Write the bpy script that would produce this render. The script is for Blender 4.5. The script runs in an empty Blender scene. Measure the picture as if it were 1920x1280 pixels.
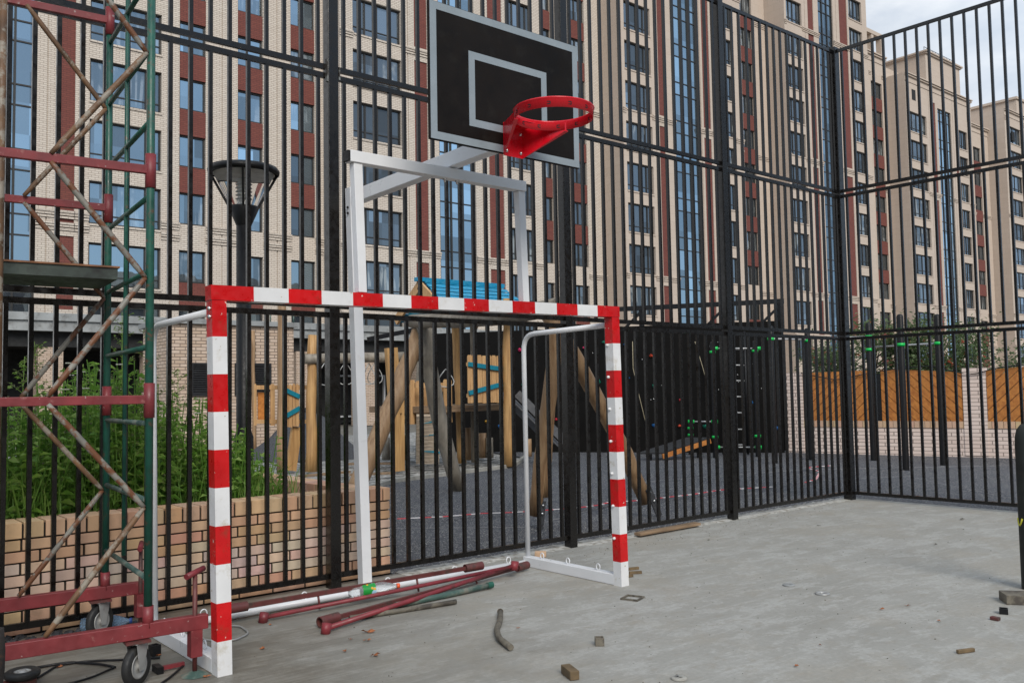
import bpy, math, random
from mathutils import Vector, Matrix
random.seed(7)
SC = bpy.context.scene
COL = SC.collection
PI = math.pi
# ------------------------------------------------------------------ camera
F_PX, YAW, PITCH, ROLL, EYE = 1673.65, math.radians(50.1846), math.radians(3.2448), math.radians(-0.97774), 1.4607
_f = Vector((math.cos(YAW)*math.cos(PITCH), math.sin(YAW)*math.cos(PITCH), math.sin(PITCH)))
_r0 = Vector((math.sin(YAW), -math.cos(YAW), 0)); _u0 = _r0.cross(_f)
_r = _r0*math.cos(ROLL)+_u0*math.sin(ROLL); _u = -_r0*math.sin(ROLL)+_u0*math.cos(ROLL)
ORG = Vector((0, 0, EYE))
def ray(x, y): return _f+_r*((x-960)/F_PX)+_u*((640-y)/F_PX)
def G(x, y, z=0.0):
    d = ray(x, y); return ORG+d*((z-EYE)/d.z)
def PY(x, y, Y):
    d = ray(x, y); return ORG+d*(Y/d.y)
def PX(x, y, X):
    d = ray(x, y); return ORG+d*(X/d.x)
def PJ(P):
    v = Vector(P)-ORG; d = v.dot(_f)
    if d < .1: return (-9999, -9999, d)
    return (960+F_PX*v.dot(_r)/d, 640-F_PX*v.dot(_u)/d, d)
cam = bpy.data.cameras.new('camera'); co = bpy.data.objects.new('camera', cam); COL.objects.link(co)
cam.sensor_width = 36; cam.lens = 36*F_PX/1920; cam.clip_end = 3000; cam.clip_start = .05
m = Matrix((( _r.x, _u.x, -_f.x, 0), (_r.y, _u.y, -_f.y, 0), (_r.z, _u.z, -_f.z, EYE), (0, 0, 0, 1)))
co.matrix_world = m
SC.camera = co
# ------------------------------------------------------------------ materials
def nodes(name):
    mt = bpy.data.materials.new(name); mt.use_nodes = True
    nt = mt.node_tree; return mt, nt, nt.nodes['Principled BSDF']
def N(nt, t, **kw):
    n = nt.nodes.new(t)
    for k, v in kw.items(): setattr(n, k, v)
    return n
def coord(nt, kind='Object'): return N(nt, 'ShaderNodeTexCoord').outputs[kind]
def noise(nt, vec, scale, detail=4, rough=.55):
    n = N(nt, 'ShaderNodeTexNoise'); n.inputs['Scale'].default_value = scale
    n.inputs['Detail'].default_value = detail; n.inputs['Roughness'].default_value = rough
    nt.links.new(vec, n.inputs['Vector']); return n.outputs['Fac']
def ramp(nt, fac, stops):
    n = N(nt, 'ShaderNodeValToRGB'); cr = n.color_ramp
    while len(cr.elements) < len(stops): cr.elements.new(.5)
    for e, (p, c) in zip(cr.elements, stops):
        e.position = p; e.color = (c, c, c, 1) if not hasattr(c, '__len__') else (*c, 1)
    nt.links.new(fac, n.inputs['Fac']); return n.outputs['Color']
def mix(nt, fac, a, b, mode='MIX'):
    n = N(nt, 'ShaderNodeMix', data_type='RGBA', blend_type=mode)
    if isinstance(fac, (int, float)): n.inputs[0].default_value = fac
    else: nt.links.new(fac, n.inputs[0])
    for i, v in ((6, a), (7, b)):
        if isinstance(v, tuple): n.inputs[i].default_value = (*v, 1)
        else: nt.links.new(v, n.inputs[i])
    return n.outputs[2]
def bump(nt, bs, h, strength=.3, dist=.01):
    b = N(nt, 'ShaderNodeBump'); b.inputs['Strength'].default_value = strength; b.inputs['Distance'].default_value = dist
    nt.links.new(h, b.inputs['Height']); nt.links.new(b.outputs[0], bs.inputs['Normal'])
def paint(name, col, rough=.4, var=.25, scale=6, dirt=None, dirt_amt=(.55, .72), chips=None, dscale=9, metallic=0, bmp=.0, stretch=None, spec=.5):
    mt, nt, bs = nodes(name); bs.inputs['Specular IOR Level'].default_value = spec
    v = coord(nt)
    if stretch:
        mp = N(nt, 'ShaderNodeMapping'); mp.inputs['Scale'].default_value = stretch; nt.links.new(v, mp.inputs['Vector']); v = mp.outputs[0]
    n1 = noise(nt, v, scale, 5)
    c = mix(nt, ramp(nt, n1, [(.3, 0.), (.7, 1.)]), tuple(x*(1-var) for x in col), tuple(min(1, x*(1+var)) for x in col))
    if dirt:
        c = mix(nt, ramp(nt, noise(nt, v, dscale, 8, .65), [(dirt_amt[0], 0.), (dirt_amt[1], 1.)]), c, dirt)
    if chips:
        c = mix(nt, ramp(nt, noise(nt, v, 38, 3, .5), [(.70, 0.), (.715, 1.)]), c, chips)
    nt.links.new(c, bs.inputs['Base Color'])
    bs.inputs['Roughness'].default_value = rough; bs.inputs['Metallic'].default_value = metallic
    nt.links.new(ramp(nt, noise(nt, v, scale*4, 4), [(.3, max(0, rough-.12)), (.7, min(1, rough+.15))]), bs.inputs['Roughness'])
    if bmp: bump(nt, bs, noise(nt, v, scale*8, 5), bmp, .004)
    return mt
M = {}
M['fence'] = paint('fence_paint', (.0050, .0040, .0034), .27, .3, 5, dirt=(.009, .0065, .005), dirt_amt=(.6, .8), spec=.5)
M['fence_blotch'] = paint('weld_primer', (.16, .17, .165), .6, .3, 25, dirt=(.03, .025, .02), dirt_amt=(.5, .6))
M['red'] = paint('red_paint', (.50, .004, .006), .32, .16, 5, dirt=(.30, .03, .016), dirt_amt=(.57, .72), chips=(.60, .48, .42))
M['white'] = paint('white_paint', (.66, .66, .665), .38, .08, 4, dirt=(.42, .37, .27), dirt_amt=(.56, .78), chips=(.4, .36, .28))
M['white_clean'] = paint('white_paint_clean', (.68, .685, .70), .36, .05, 3, dirt=(.52, .48, .38), dirt_amt=(.66, .9))
M['hoop'] = paint('hoop_red', (.60, .004, .014), .28, .08, 4)
M['green'] = paint('green_paint', (.010, .075, .052), .42, .35, 7, dirt=(.10, .055, .035), dirt_amt=(.58, .68), dscale=22)
M['green_grey'] = paint('worn_green_pipe', (.05, .095, .08), .5, .4, 9, dirt=(.17, .17, .14), dirt_amt=(.5, .65))
M['oxide'] = paint('red_oxide', (.17, .022, .026), .5, .3, 7, dirt=(.26, .10, .09), dirt_amt=(.62, .72), dscale=16, chips=(.30, .2, .19))
M['oxide_bright'] = paint('red_tube_paint', (.18, .022, .029), .5, .3, 8, dirt=(.10, .025, .024), dirt_amt=(.55, .7))
M['oxide_dark'] = paint('dark_red_steel', (.11, .026, .024), .55, .35, 9, dirt=(.05, .028, .022), dirt_amt=(.5, .65))
M['rustpipe'] = paint('rusty_tube', (.19, .18, .155), .55, .3, 6, dirt=(.13, .048, .018), dirt_amt=(.47, .54), dscale=13, bmp=.25)
M['rustpipe2'] = paint('rusty_brown_tube', (.125, .065, .030), .6, .45, 7, dirt=(.23, .20, .16), dirt_amt=(.50, .57), dscale=12, bmp=.25)
M['galv'] = paint('galvanised', (.36, .36, .35), .45, .2, 12, dirt=(.2, .19, .17), dirt_amt=(.55, .75), metallic=.4)
M['bolt'] = paint('bolt_steel', (.6, .6, .6), .25, .1, 20, metallic=.9)
M['rubber'] = paint('tyre_rubber', (.013, .013, .013), .6, .3, 10, dirt=(.05, .047, .042), dirt_amt=(.55, .75))
M['black'] = paint('black_plastic', (.006, .006, .007), .45, .2, 8, spec=.3)
M['blackwall'] = paint('black_panel', (.0045, .004, .0036), .6, .3, 3, spec=.12)
M['board'] = paint('board_film', (.0085, .0065, .0055), .5, .3, 3, dirt=(.016, .014, .012), dirt_amt=(.55, .8), spec=.12)
M['boardline'] = paint('board_line_paint', (.225, .265, .295), .5, .08, 6)
M['deck'] = paint('deck_edge_paint', (.045, .06, .05), .55, .35, 8, dirt=(.012, .013, .012), dirt_amt=(.5, .65), dscale=5)
M['plyrust'] = paint('rust_ply', (.22, .10, .05), .8, .4, 12)
M['teal'] = paint('teal_paint', (.0, .16, .23), .5, .2, 8)
M['blueroof'] = paint('blue_roof', (.0, .20, .36), .5, .2, 5, dirt=(.05, .30, .44), dirt_amt=(.5, .7))
M['clampgreen'] = paint('clamp_green', (.0, .45, .07), .4, .1, 8)
M['cream_paint'] = paint('bar_steel', (.40, .40, .40), .3, .1, 8, metallic=.3)
M['stone'] = paint('slab_concrete', (.27, .28, .28), .85, .25, 1.2, dirt=(.15, .15, .145), dirt_amt=(.5, .7), dscale=3)
M['edge'] = paint('raw_concrete_edge', (.40, .395, .37), .9, .25, 9, dirt=(.22, .20, .17), dirt_amt=(.48, .6), dscale=14, bmp=.6)
M['kerb'] = paint('kerb_concrete', (.30, .29, .26), .85, .25, 4, dirt=(.18, .17, .15), dirt_amt=(.5, .7))
M['soil'] = paint('soil', (.022, .017, .012), .95, .5, 14, bmp=.8)
M['heap'] = paint('dark_gravel', (.05, .052, .058), .9, .5, 40, bmp=.8)
M['frame'] = paint('window_frame', (.022, .02, .018), .45, .2, 2)
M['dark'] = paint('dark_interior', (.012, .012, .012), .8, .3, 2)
M['louvre'] = paint('louvre_black', (.014, .014, .015), .5, .2, 4)
M['steel'] = paint('slide_steel', (.15, .15, .155), .4, .2, 5, metallic=.5)
M['leafbrown'] = paint('dry_leaf', (.25, .085, .03), .8, .4, 20)
M['orange'] = paint('orange_cap', (.75, .10, .02), .4, .05, 5)
M['bluecap'] = paint('blue_cap', (.02, .06, .25), .4, .05, 5)
M['yellow'] = paint('yellow_mark', (.45, .42, .03), .6, .1, 8)
M['tape_red'] = paint('tape_red', (.62, .01, .03), .4, .1, 6)
M['tape_white'] = paint('tape_white', (.75, .72, .72), .4, .05, 6)
M['hold_red'] = paint('hold_red', (.34, .008, .02), .5, .1, 9)
M['hold_pink'] = paint('hold_pink', (.38, .008, .07), .5, .1, 9)
M['hold_orange'] = paint('hold_orange', (.42, .04, .012), .5, .1, 9)
M['hold_blue'] = paint('hold_blue', (.008, .10, .30), .5, .1, 9)
M['hold_green'] = paint('hold_green', (.0, .14, .085), .5, .1, 9)
M['hold_yellow'] = paint('hold_yellow', (.34, .18, .01), .5, .1, 9)
M['hose'] = paint('old_hose', (.12, .105, .08), .65, .35, 14, dirt=(.06, .05, .04), dirt_amt=(.5, .6))
M['offcut_wood'] = paint('offcut_wood', (.13, .088, .045), .75, .35, 14)
M['string'] = paint('string', (.30, .30, .31), .8, .1, 9)
M['bollard'] = paint('bollard_paint', (.016, .018, .016), .5, .4, 5, dirt=(.05, .03, .02), dirt_amt=(.56, .7), spec=.3)
M['timber_dark'] = paint('rotten_timber', (.016, .012, .010), .9, .5, 12, dirt=(.09, .04, .02), dirt_amt=(.58, .68), bmp=.8)
M['rope'] = paint('rope', (.35, .30, .2), .8, .2, 20)
def wood(name, col, dark, stretch=(22, 22, 1.6), rough=.6, bmp=.25):
    mt, nt, bs = nodes(name); v = coord(nt)
    mp = N(nt, 'ShaderNodeMapping'); mp.inputs['Scale'].default_value = stretch; nt.links.new(v, mp.inputs['Vector'])
    n1 = noise(nt, mp.outputs[0], 1.0, 6, .6); n2 = noise(nt, v, 2.2, 4)
    c = mix(nt, ramp(nt, n1, [(.35, 0.), (.66, 1.)]), dark, col)
    c = mix(nt, ramp(nt, n2, [(.35, 0.), (.7, .5)]), c, tuple(x*.6 for x in col))
    nt.links.new(c, bs.inputs['Base Color']); bs.inputs['Roughness'].default_value = rough
    bump(nt, bs, n1, bmp, .006); return mt
M['log_grey'] = wood('grey_log', (.30, .265, .215), (.12, .10, .075), (9, 9, 3))
M['log_gold'] = wood('golden_log', (.54, .32, .125), (.30, .155, .055))
M['log_tan'] = wood('tan_log', (.36, .23, .125), (.20, .11, .05))
M['plank'] = wood('larch_plank', (.60, .37, .17), (.38, .20, .08))
M['plank_pale'] = wood('pale_plank', (.60, .50, .39), (.44, .34, .24), (1.6, 22, 22))
M['plank_or'] = wood('stained_plank', (.56, .22, .045), (.34, .11, .02), (14, 14, 14))
M['plank_ground'] = wood('old_plank', (.30, .20, .12), (.13, .085, .05), (3, 30, 30))
# concrete court
mt, nt, bs = nodes('court_concrete'); v = coord(nt); M['court'] = mt
mp = N(nt, 'ShaderNodeMapping'); mp.inputs['Scale'].default_value = (1., 1.7, 1.); mp.inputs['Rotation'].default_value = (0, 0, .55); nt.links.new(v, mp.inputs['Vector'])
big = noise(nt, mp.outputs[0], .9, 8, .62); med = noise(nt, mp.outputs[0], 2.6, 12, .74); fine = noise(nt, v, 120, 3, .6)
mp3 = N(nt, 'ShaderNodeMapping'); mp3.inputs['Scale'].default_value = (1., 9., 1.); mp3.inputs['Rotation'].default_value = (0, 0, .35); nt.links.new(v, mp3.inputs['Vector'])
streak = noise(nt, mp3.outputs[0], 1.6, 12, .72)
c = mix(nt, ramp(nt, big, [(.34, 0.), (.64, 1.)]), (.256, .246, .218), (.330, .321, .293))
c = mix(nt, ramp(nt, med, [(.50, 0.), (.56, .6)]), c, (.42, .415, .39))
c = mix(nt, ramp(nt, streak, [(.54, 0.), (.60, .4)]), c, (.44, .435, .41))
c = mix(nt, ramp(nt, noise(nt, mp.outputs[0], 5.5, 10, .75), [(.54, 0.), (.60, .5)]), c, (.245, .215, .17))
c = mix(nt, ramp(nt, noise(nt, v, 1.1, 6, .7), [(.50, 0.), (.62, .5)]), c, (.285, .25, .195))
c = mix(nt, ramp(nt, noise(nt, v, 30, 6, .7), [(.42, .35), (.6, 0.)]), c, (.20, .195, .175))
c = mix(nt, ramp(nt, fine, [(.3, 0.), (.7, .4)]), c, (.25, .245, .225))
vo = N(nt, 'ShaderNodeTexVoronoi'); vo.inputs['Scale'].default_value = 13; nt.links.new(v, vo.inputs['Vector'])
spk = N(nt, 'ShaderNodeMath', operation='MULTIPLY'); nt.links.new(ramp(nt, vo.outputs['Distance'], [(.05, 1.), (.085, 0.)]), spk.inputs[0]); nt.links.new(ramp(nt, noise(nt, v, 3.1, 3), [(.46, 0.), (.6, 1.)]), spk.inputs[1])
c = mix(nt, spk.outputs[0], c, (.075, .066, .055))
vo2 = N(nt, 'ShaderNodeTexVoronoi'); vo2.inputs['Scale'].default_value = 55; nt.links.new(v, vo2.inputs['Vector'])
c = mix(nt, ramp(nt, vo2.outputs['Distance'], [(.07, .8), (.16, 0.)]), c, (.19, .18, .16))
# damp dirty strip by the scaffold and wall
sx = N(nt, 'ShaderNodeSeparateXYZ'); nt.links.new(v, sx.inputs[0])
ma = N(nt, 'ShaderNodeMath', operation='MULTIPLY_ADD'); nt.links.new(sx.outputs['X'], ma.inputs[0]); ma.inputs[1].default_value = -.40; ma.inputs[2].default_value = 1.06
mb = N(nt, 'ShaderNodeMath', operation='MULTIPLY_ADD'); nt.links.new(sx.outputs['Y'], mb.inputs[0]); mb.inputs[1].default_value = .13; nt.links.new(ma.outputs[0], mb.inputs[2])
mc = N(nt, 'ShaderNodeMath', operation='ADD'); nt.links.new(mb.outputs[0], mc.inputs[0])
md = N(nt, 'ShaderNodeMath', operation='MULTIPLY_ADD'); nt.links.new(big, md.inputs[0]); md.inputs[1].default_value = 1.5; md.inputs[2].default_value = -.75; nt.links.new(md.outputs[0], mc.inputs[1])
damp = ramp(nt, mc.outputs[0], [(.15, 0.), (.85, .85)])
mp4 = N(nt, 'ShaderNodeMapping'); mp4.inputs['Scale'].default_value = (1.2, 34., 1.); mp4.inputs['Rotation'].default_value = (0, 0, -.12); nt.links.new(v, mp4.inputs['Vector'])
scr = noise(nt, mp4.outputs[0], 1.0, 5, .6)
wet = mix(nt, ramp(nt, scr, [(.40, 0.), (.60, 1.)]), (.130, .116, .090), (.205, .192, .162))
wet = mix(nt, ramp(nt, med, [(.46, .6), (.56, 0.)]), wet, (.085, .074, .056))
c = mix(nt, damp, c, wet)
nt.links.new(c, bs.inputs['Base Color'])
rr = mix(nt, damp, (.78, .78, .78), (.42, .42, .42)); nt.links.new(rr, bs.inputs['Roughness'])
bump(nt, bs, mix(nt, .5, big, mix(nt, .5, med, fine)), .35, .012)
# rubber crumb playground surface
mt, nt, bs = nodes('rubber_crumb'); v = coord(nt); M['crumb'] = mt
vo = N(nt, 'ShaderNodeTexVoronoi'); vo.inputs['Scale'].default_value = 95; nt.links.new(v, vo.inputs['Vector'])
sv = N(nt, 'ShaderNodeSeparateColor'); nt.links.new(vo.outputs['Color'], sv.inputs[0])
c = ramp(nt, sv.outputs[0], [(.0, (.016, .017, .022)), (.55, (.042, .045, .056)), (.88, (.075, .08, .095)), (.91, (.36, .36, .34)), (1., (.46, .44, .40))])
c = mix(nt, ramp(nt, noise(nt, v, .7, 5), [(.35, 0.), (.65, .3)]), c, (.085, .09, .105))
nt.links.new(c, bs.inputs['Base Color']); bs.inputs['Roughness'].default_value = .8; bump(nt, bs, vo.outputs['Distance'], .5, .01)
# gravel / dirt
mt, nt, bs = nodes('gravel'); v = coord(nt); M['gravel'] = mt
vo = N(nt, 'ShaderNodeTexVoronoi'); vo.inputs['Scale'].default_value = 11; nt.links.new(v, vo.inputs['Vector'])
sv = N(nt, 'ShaderNodeSeparateColor'); nt.links.new(vo.outputs['Color'], sv.inputs[0])
c = ramp(nt, sv.outputs[0], [(0., (.07, .068, .062)), (.5, (.20, .20, .19)), (1., (.46, .45, .43))])
nt.links.new(c, bs.inputs['Base Color']); bs.inputs['Roughness'].default_value = .9; bump(nt, bs, vo.outputs['Distance'], 1., .05)
M['ground'] = paint('dusty_ground', (.15, .14, .12), .95, .3, .8, dirt=(.09, .085, .07), dirt_amt=(.45, .65), bmp=.4)
# facade bricks (mapped on x+y, z so that it also works on side walls)
def brickmat(name, c1, c2, mortar, bw, bh, ms, rough=.85, bmp=.3, stain=None):
    mt, nt, bs = nodes(name); v = coord(nt)
    s = N(nt, 'ShaderNodeSeparateXYZ'); nt.links.new(v, s.inputs[0])
    a = N(nt, 'ShaderNodeMath', operation='ADD'); nt.links.new(s.outputs['X'], a.inputs[0]); nt.links.new(s.outputs['Y'], a.inputs[1])
    cb = N(nt, 'ShaderNodeCombineXYZ'); nt.links.new(a.outputs[0], cb.inputs['X']); nt.links.new(s.outputs['Z'], cb.inputs['Y'])
    b = N(nt, 'ShaderNodeTexBrick'); nt.links.new(cb.outputs[0], b.inputs['Vector'])
    b.inputs['Color1'].default_value = (*c1, 1); b.inputs['Color2'].default_value = (*c2, 1); b.inputs['Mortar'].default_value = (*mortar, 1)
    b.inputs['Scale'].default_value = 1; b.inputs['Mortar Size'].default_value = ms; b.inputs['Brick Width'].default_value = bw; b.inputs['Row Height'].default_value = bh
    b.inputs['Mortar Smooth'].default_value = .2
    c = b.outputs['Color']
    c = mix(nt, ramp(nt, noise(nt, v, .35, 5), [(.35, 0.), (.7, .28)]), c, stain or tuple(x*.7 for x in c1))
    nt.links.new(c, bs.inputs['Base Color']); bs.inputs['Roughness'].default_value = rough
    bump(nt, bs, b.outputs['Fac'], -bmp, .01); return mt
M['pale'] = brickmat('pale_brick', (.53, .465, .395), (.60, .535, .46), (.26, .215, .18), .30, .10, .013, stain=(.48, .395, .325))
M['redbrick'] = brickmat('red_brick', (.155, .042, .032), (.19, .055, .04), (.085, .028, .022), .30, .10, .013)
M['beige'] = brickmat('beige_render', (.48, .395, .325), (.50, .415, .345), (.41, .335, .27), 1.2, .6, .012, stain=(.43, .345, .28))
M['pavbrick'] = brickmat('pavilion_brick', (.46, .34, .25), (.56, .44, .35), (.15, .11, .085), .26, .082, .011)
M['whitebrick'] = brickmat('garden_brick', (.70, .56, .49), (.76, .63, .56), (.22, .17, .145), .27, .078, .008)
M['capbrick'] = paint('cap_brick', (.50, .335, .215), .8, .2, 6)
M['trim'] = paint('cornice_stone', (.50, .42, .325), .8, .12, 1.5)
M['mortar'] = paint('dark_mortar', (.018, .014, .011), .95, .3, 20)
mt, nt, bs = nodes('planter_brick'); M['pbrick'] = mt; v = coord(nt)
at = N(nt, 'ShaderNodeAttribute', attribute_name='tint')
c = mix(nt, ramp(nt, noise(nt, v, 16, 5), [(.4, 0.), (.8, .3)]), at.outputs['Color'], (.44, .29, .19))
c = mix(nt, ramp(nt, noise(nt, v, 4, 7, .7), [(.60, 0.), (.72, .45)]), c, (.27, .19, .13))
nt.links.new(c, bs.inputs['Base Color']); bs.inputs['Roughness'].default_value = .8; bump(nt, bs, noise(nt, v, 60, 4), .25, .004)
def glass(name, tint, gl, refl, dark, curtain):
    mt, nt, bs = nodes(name); v = coord(nt, 'Object')
    oi = N(nt, 'ShaderNodeObjectInfo')
    ad = N(nt, 'ShaderNodeVectorMath', operation='ADD'); nt.links.new(v, ad.inputs[0])
    sc = N(nt, 'ShaderNodeVectorMath', operation='SCALE'); sc.inputs[0].default_value = (37, 11, 53); nt.links.new(oi.outputs['Random'], sc.inputs['Scale']); nt.links.new(sc.outputs[0], ad.inputs[1])
    mp = N(nt, 'ShaderNodeMapping'); mp.inputs['Scale'].default_value = (3.2, 1, .25); nt.links.new(ad.outputs[0], mp.inputs['Vector'])
    n1 = noise(nt, mp.outputs[0], 1.2, 3, .5); n2 = noise(nt, ad.outputs[0], .8, 3)
    has = N(nt, 'ShaderNodeMath', operation='GREATER_THAN'); nt.links.new(oi.outputs['Random'], has.inputs[0]); has.inputs[1].default_value = .52
    cf = N(nt, 'ShaderNodeMath', operation='MULTIPLY'); nt.links.new(has.outputs[0], cf.inputs[0]); nt.links.new(ramp(nt, n1, [(.50, 0.), (.56, 1.)]), cf.inputs[1])
    c = mix(nt, cf.outputs[0], dark, curtain)
    c = mix(nt, ramp(nt, n2, [(.45, 0.), (.55, .9)]), c, dark)
    nt.links.new(c, bs.inputs['Base Color']); bs.inputs['Roughness'].default_value = .6
    g = N(nt, 'ShaderNodeBsdfGlossy'); g.inputs['Color'].default_value = (*gl, 1); g.inputs['Roughness'].default_value = .02
    # slight waviness of each pane
    sn = N(nt, 'ShaderNodeVectorMath', operation='SNAP'); nt.links.new(ad.outputs[0], sn.inputs[0]); sn.inputs[1].default_value = (.83, 60, 1.47)
    wn_ = N(nt, 'ShaderNodeTexWhiteNoise'); nt.links.new(sn.outputs[0], wn_.inputs['Vector'])
    pv_ = ramp(nt, wn_.outputs['Value'], [(0., .55), (.5, 1.), (.85, 1.15), (1., 1.7)])
    b = N(nt, 'ShaderNodeBump'); b.inputs['Strength'].default_value = .10; b.inputs['Distance'].default_value = .05
    nt.links.new(noise(nt, ad.outputs[0], .9, 2), b.inputs['Height']); nt.links.new(b.outputs[0], g.inputs['Normal'])
    ms = N(nt, 'ShaderNodeMixShader')
    lw = N(nt, 'ShaderNodeLayerWeight'); lw.inputs['Blend'].default_value = .35
    mm = N(nt, 'ShaderNodeMath', operation='MULTIPLY_ADD'); nt.links.new(lw.outputs['Fresnel'], mm.inputs[0]); mm.inputs[1].default_value = .7; mm.inputs[2].default_value = refl
    mr = N(nt, 'ShaderNodeMath', operation='MULTIPLY'); nt.links.new(mm.outputs[0], mr.inputs[0]); nt.links.new(ramp(nt, oi.outputs['Random'], [(0., .25), (.3, .9), (.55, .5), (.8, 1.), (1., .35)]), mr.inputs[1])
    mr2 = N(nt, 'ShaderNodeMath', operation='MULTIPLY', use_clamp=True); nt.links.new(mr.outputs[0], mr2.inputs[0]); nt.links.new(pv_, mr2.inputs[1])
    nt.links.new(mr2.outputs[0], ms.inputs[0]); nt.links.new(bs.outputs[0], ms.inputs[1]); nt.links.new(g.outputs[0], ms.inputs[2])
    nt.links.new(ms.outputs[0], nt.nodes['Material Output'].inputs['Surface']); return mt
M['glass_a'] = glass('glass_sky', 0, (.62, .84, 1.), .58, (.008, .014, .022), (.16, .18, .20))
M['glass_b'] = glass('glass_dark', 0, (.70, .84, .96), .26, (.007, .009, .010), (.22, .23, .22))
def leafmat(name, c1, c2, c3):
    mt, nt, bs = nodes(name); v = coord(nt)
    n1 = noise(nt, v, 3.5, 3); n2 = noise(nt, v, 26, 2)
    c = mix(nt, ramp(nt, n1, [(.35, 0.), (.65, 1.)]), c1, c2)
    c = mix(nt, ramp(nt, n2, [(.5, 0.), (.7, .8)]), c, c3)
    nt.links.new(c, bs.inputs['Base Color']); bs.inputs['Roughness'].default_value = .55
    t = N(nt, 'ShaderNodeBsdfTranslucent'); nt.links.new(c, t.inputs['Color'])
    ms = N(nt, 'ShaderNodeMixShader'); ms.inputs[0].default_value = .42
    nt.links.new(bs.outputs[0], ms.inputs[1]); nt.links.new(t.outputs[0], ms.inputs[2]); nt.links.new(ms.outputs[0], nt.nodes['Material Output'].inputs['Surface']); return mt
M['weed'] = leafmat('weed_leaf', (.105, .25, .034), (.20, .39, .055), (.27, .44, .095))
M['weed2'] = leafmat('weed_leaf_light', (.24, .42, .06), (.29, .46, .10), (.36, .44, .15))
M['grassblade'] = leafmat('grass_blade', (.13, .27, .04), (.21, .37, .07), (.33, .37, .13))
M['seed'] = leafmat('seed_head', (.12, .16, .06), (.16, .18, .09), (.26, .23, .13))
M['whiteflower'] = paint('white_flower', (.55, .55, .48), .8, .1, 9)
M['rowan'] = leafmat('tree_leaf', (.08, .13, .05), (.12, .18, .07), (.24, .27, .14))
M['berry'] = paint('berry', (.32, .05, .02), .5, .2, 9)
M['bark'] = paint('bark', (.09, .07, .05), .9, .4, 15, bmp=.6)
# clear plastic
mt, nt, bs = nodes('clear_plastic'); M['pet'] = mt
bs.inputs['Base Color'].default_value = (.85, .88, .9, 1); bs.inputs['Roughness'].default_value = .12; bs.inputs['Transmission Weight'].default_value = .82; bs.inputs['IOR'].default_value = 1.2
bump(nt, bs, noise(nt, coord(nt), 30, 3), .5, .01)
mt, nt, bs = nodes('clear_blue_plastic'); M['petblue'] = mt
bs.inputs['Base Color'].default_value = (.35, .5, .68, 1); bs.inputs['Roughness'].default_value = .12; bs.inputs['Transmission Weight'].default_value = .7; bs.inputs['IOR'].default_value = 1.2
mt, nt, bs = nodes('lamp_glass'); M['lampglass'] = mt
bs.inputs['Base Color'].default_value = (.9, .9, .9, 1); bs.inputs['Roughness'].default_value = .05; bs.inputs['Transmission Weight'].default_value = .95; bs.inputs['IOR'].default_value = 1.05
mt, nt, bs = nodes('bottle_label'); M['label'] = mt; v = coord(nt)
vo = N(nt, 'ShaderNodeTexVoronoi'); vo.inputs['Scale'].default_value = 24; nt.links.new(v, vo.inputs['Vector'])
c = mix(nt, ramp(nt, noise(nt, v, 14, 1), [(.5, 0.), (.54, 1.)]), (.01, .24, .035), (.30, .50, .62))
c = mix(nt, ramp(nt, vo.outputs['Distance'], [(.22, 1.), (.27, 0.)]), c, (.62, .33, .02))
nt.links.new(c, bs.inputs['Base Color']); bs.inputs['Roughness'].default_value = .35
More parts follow.
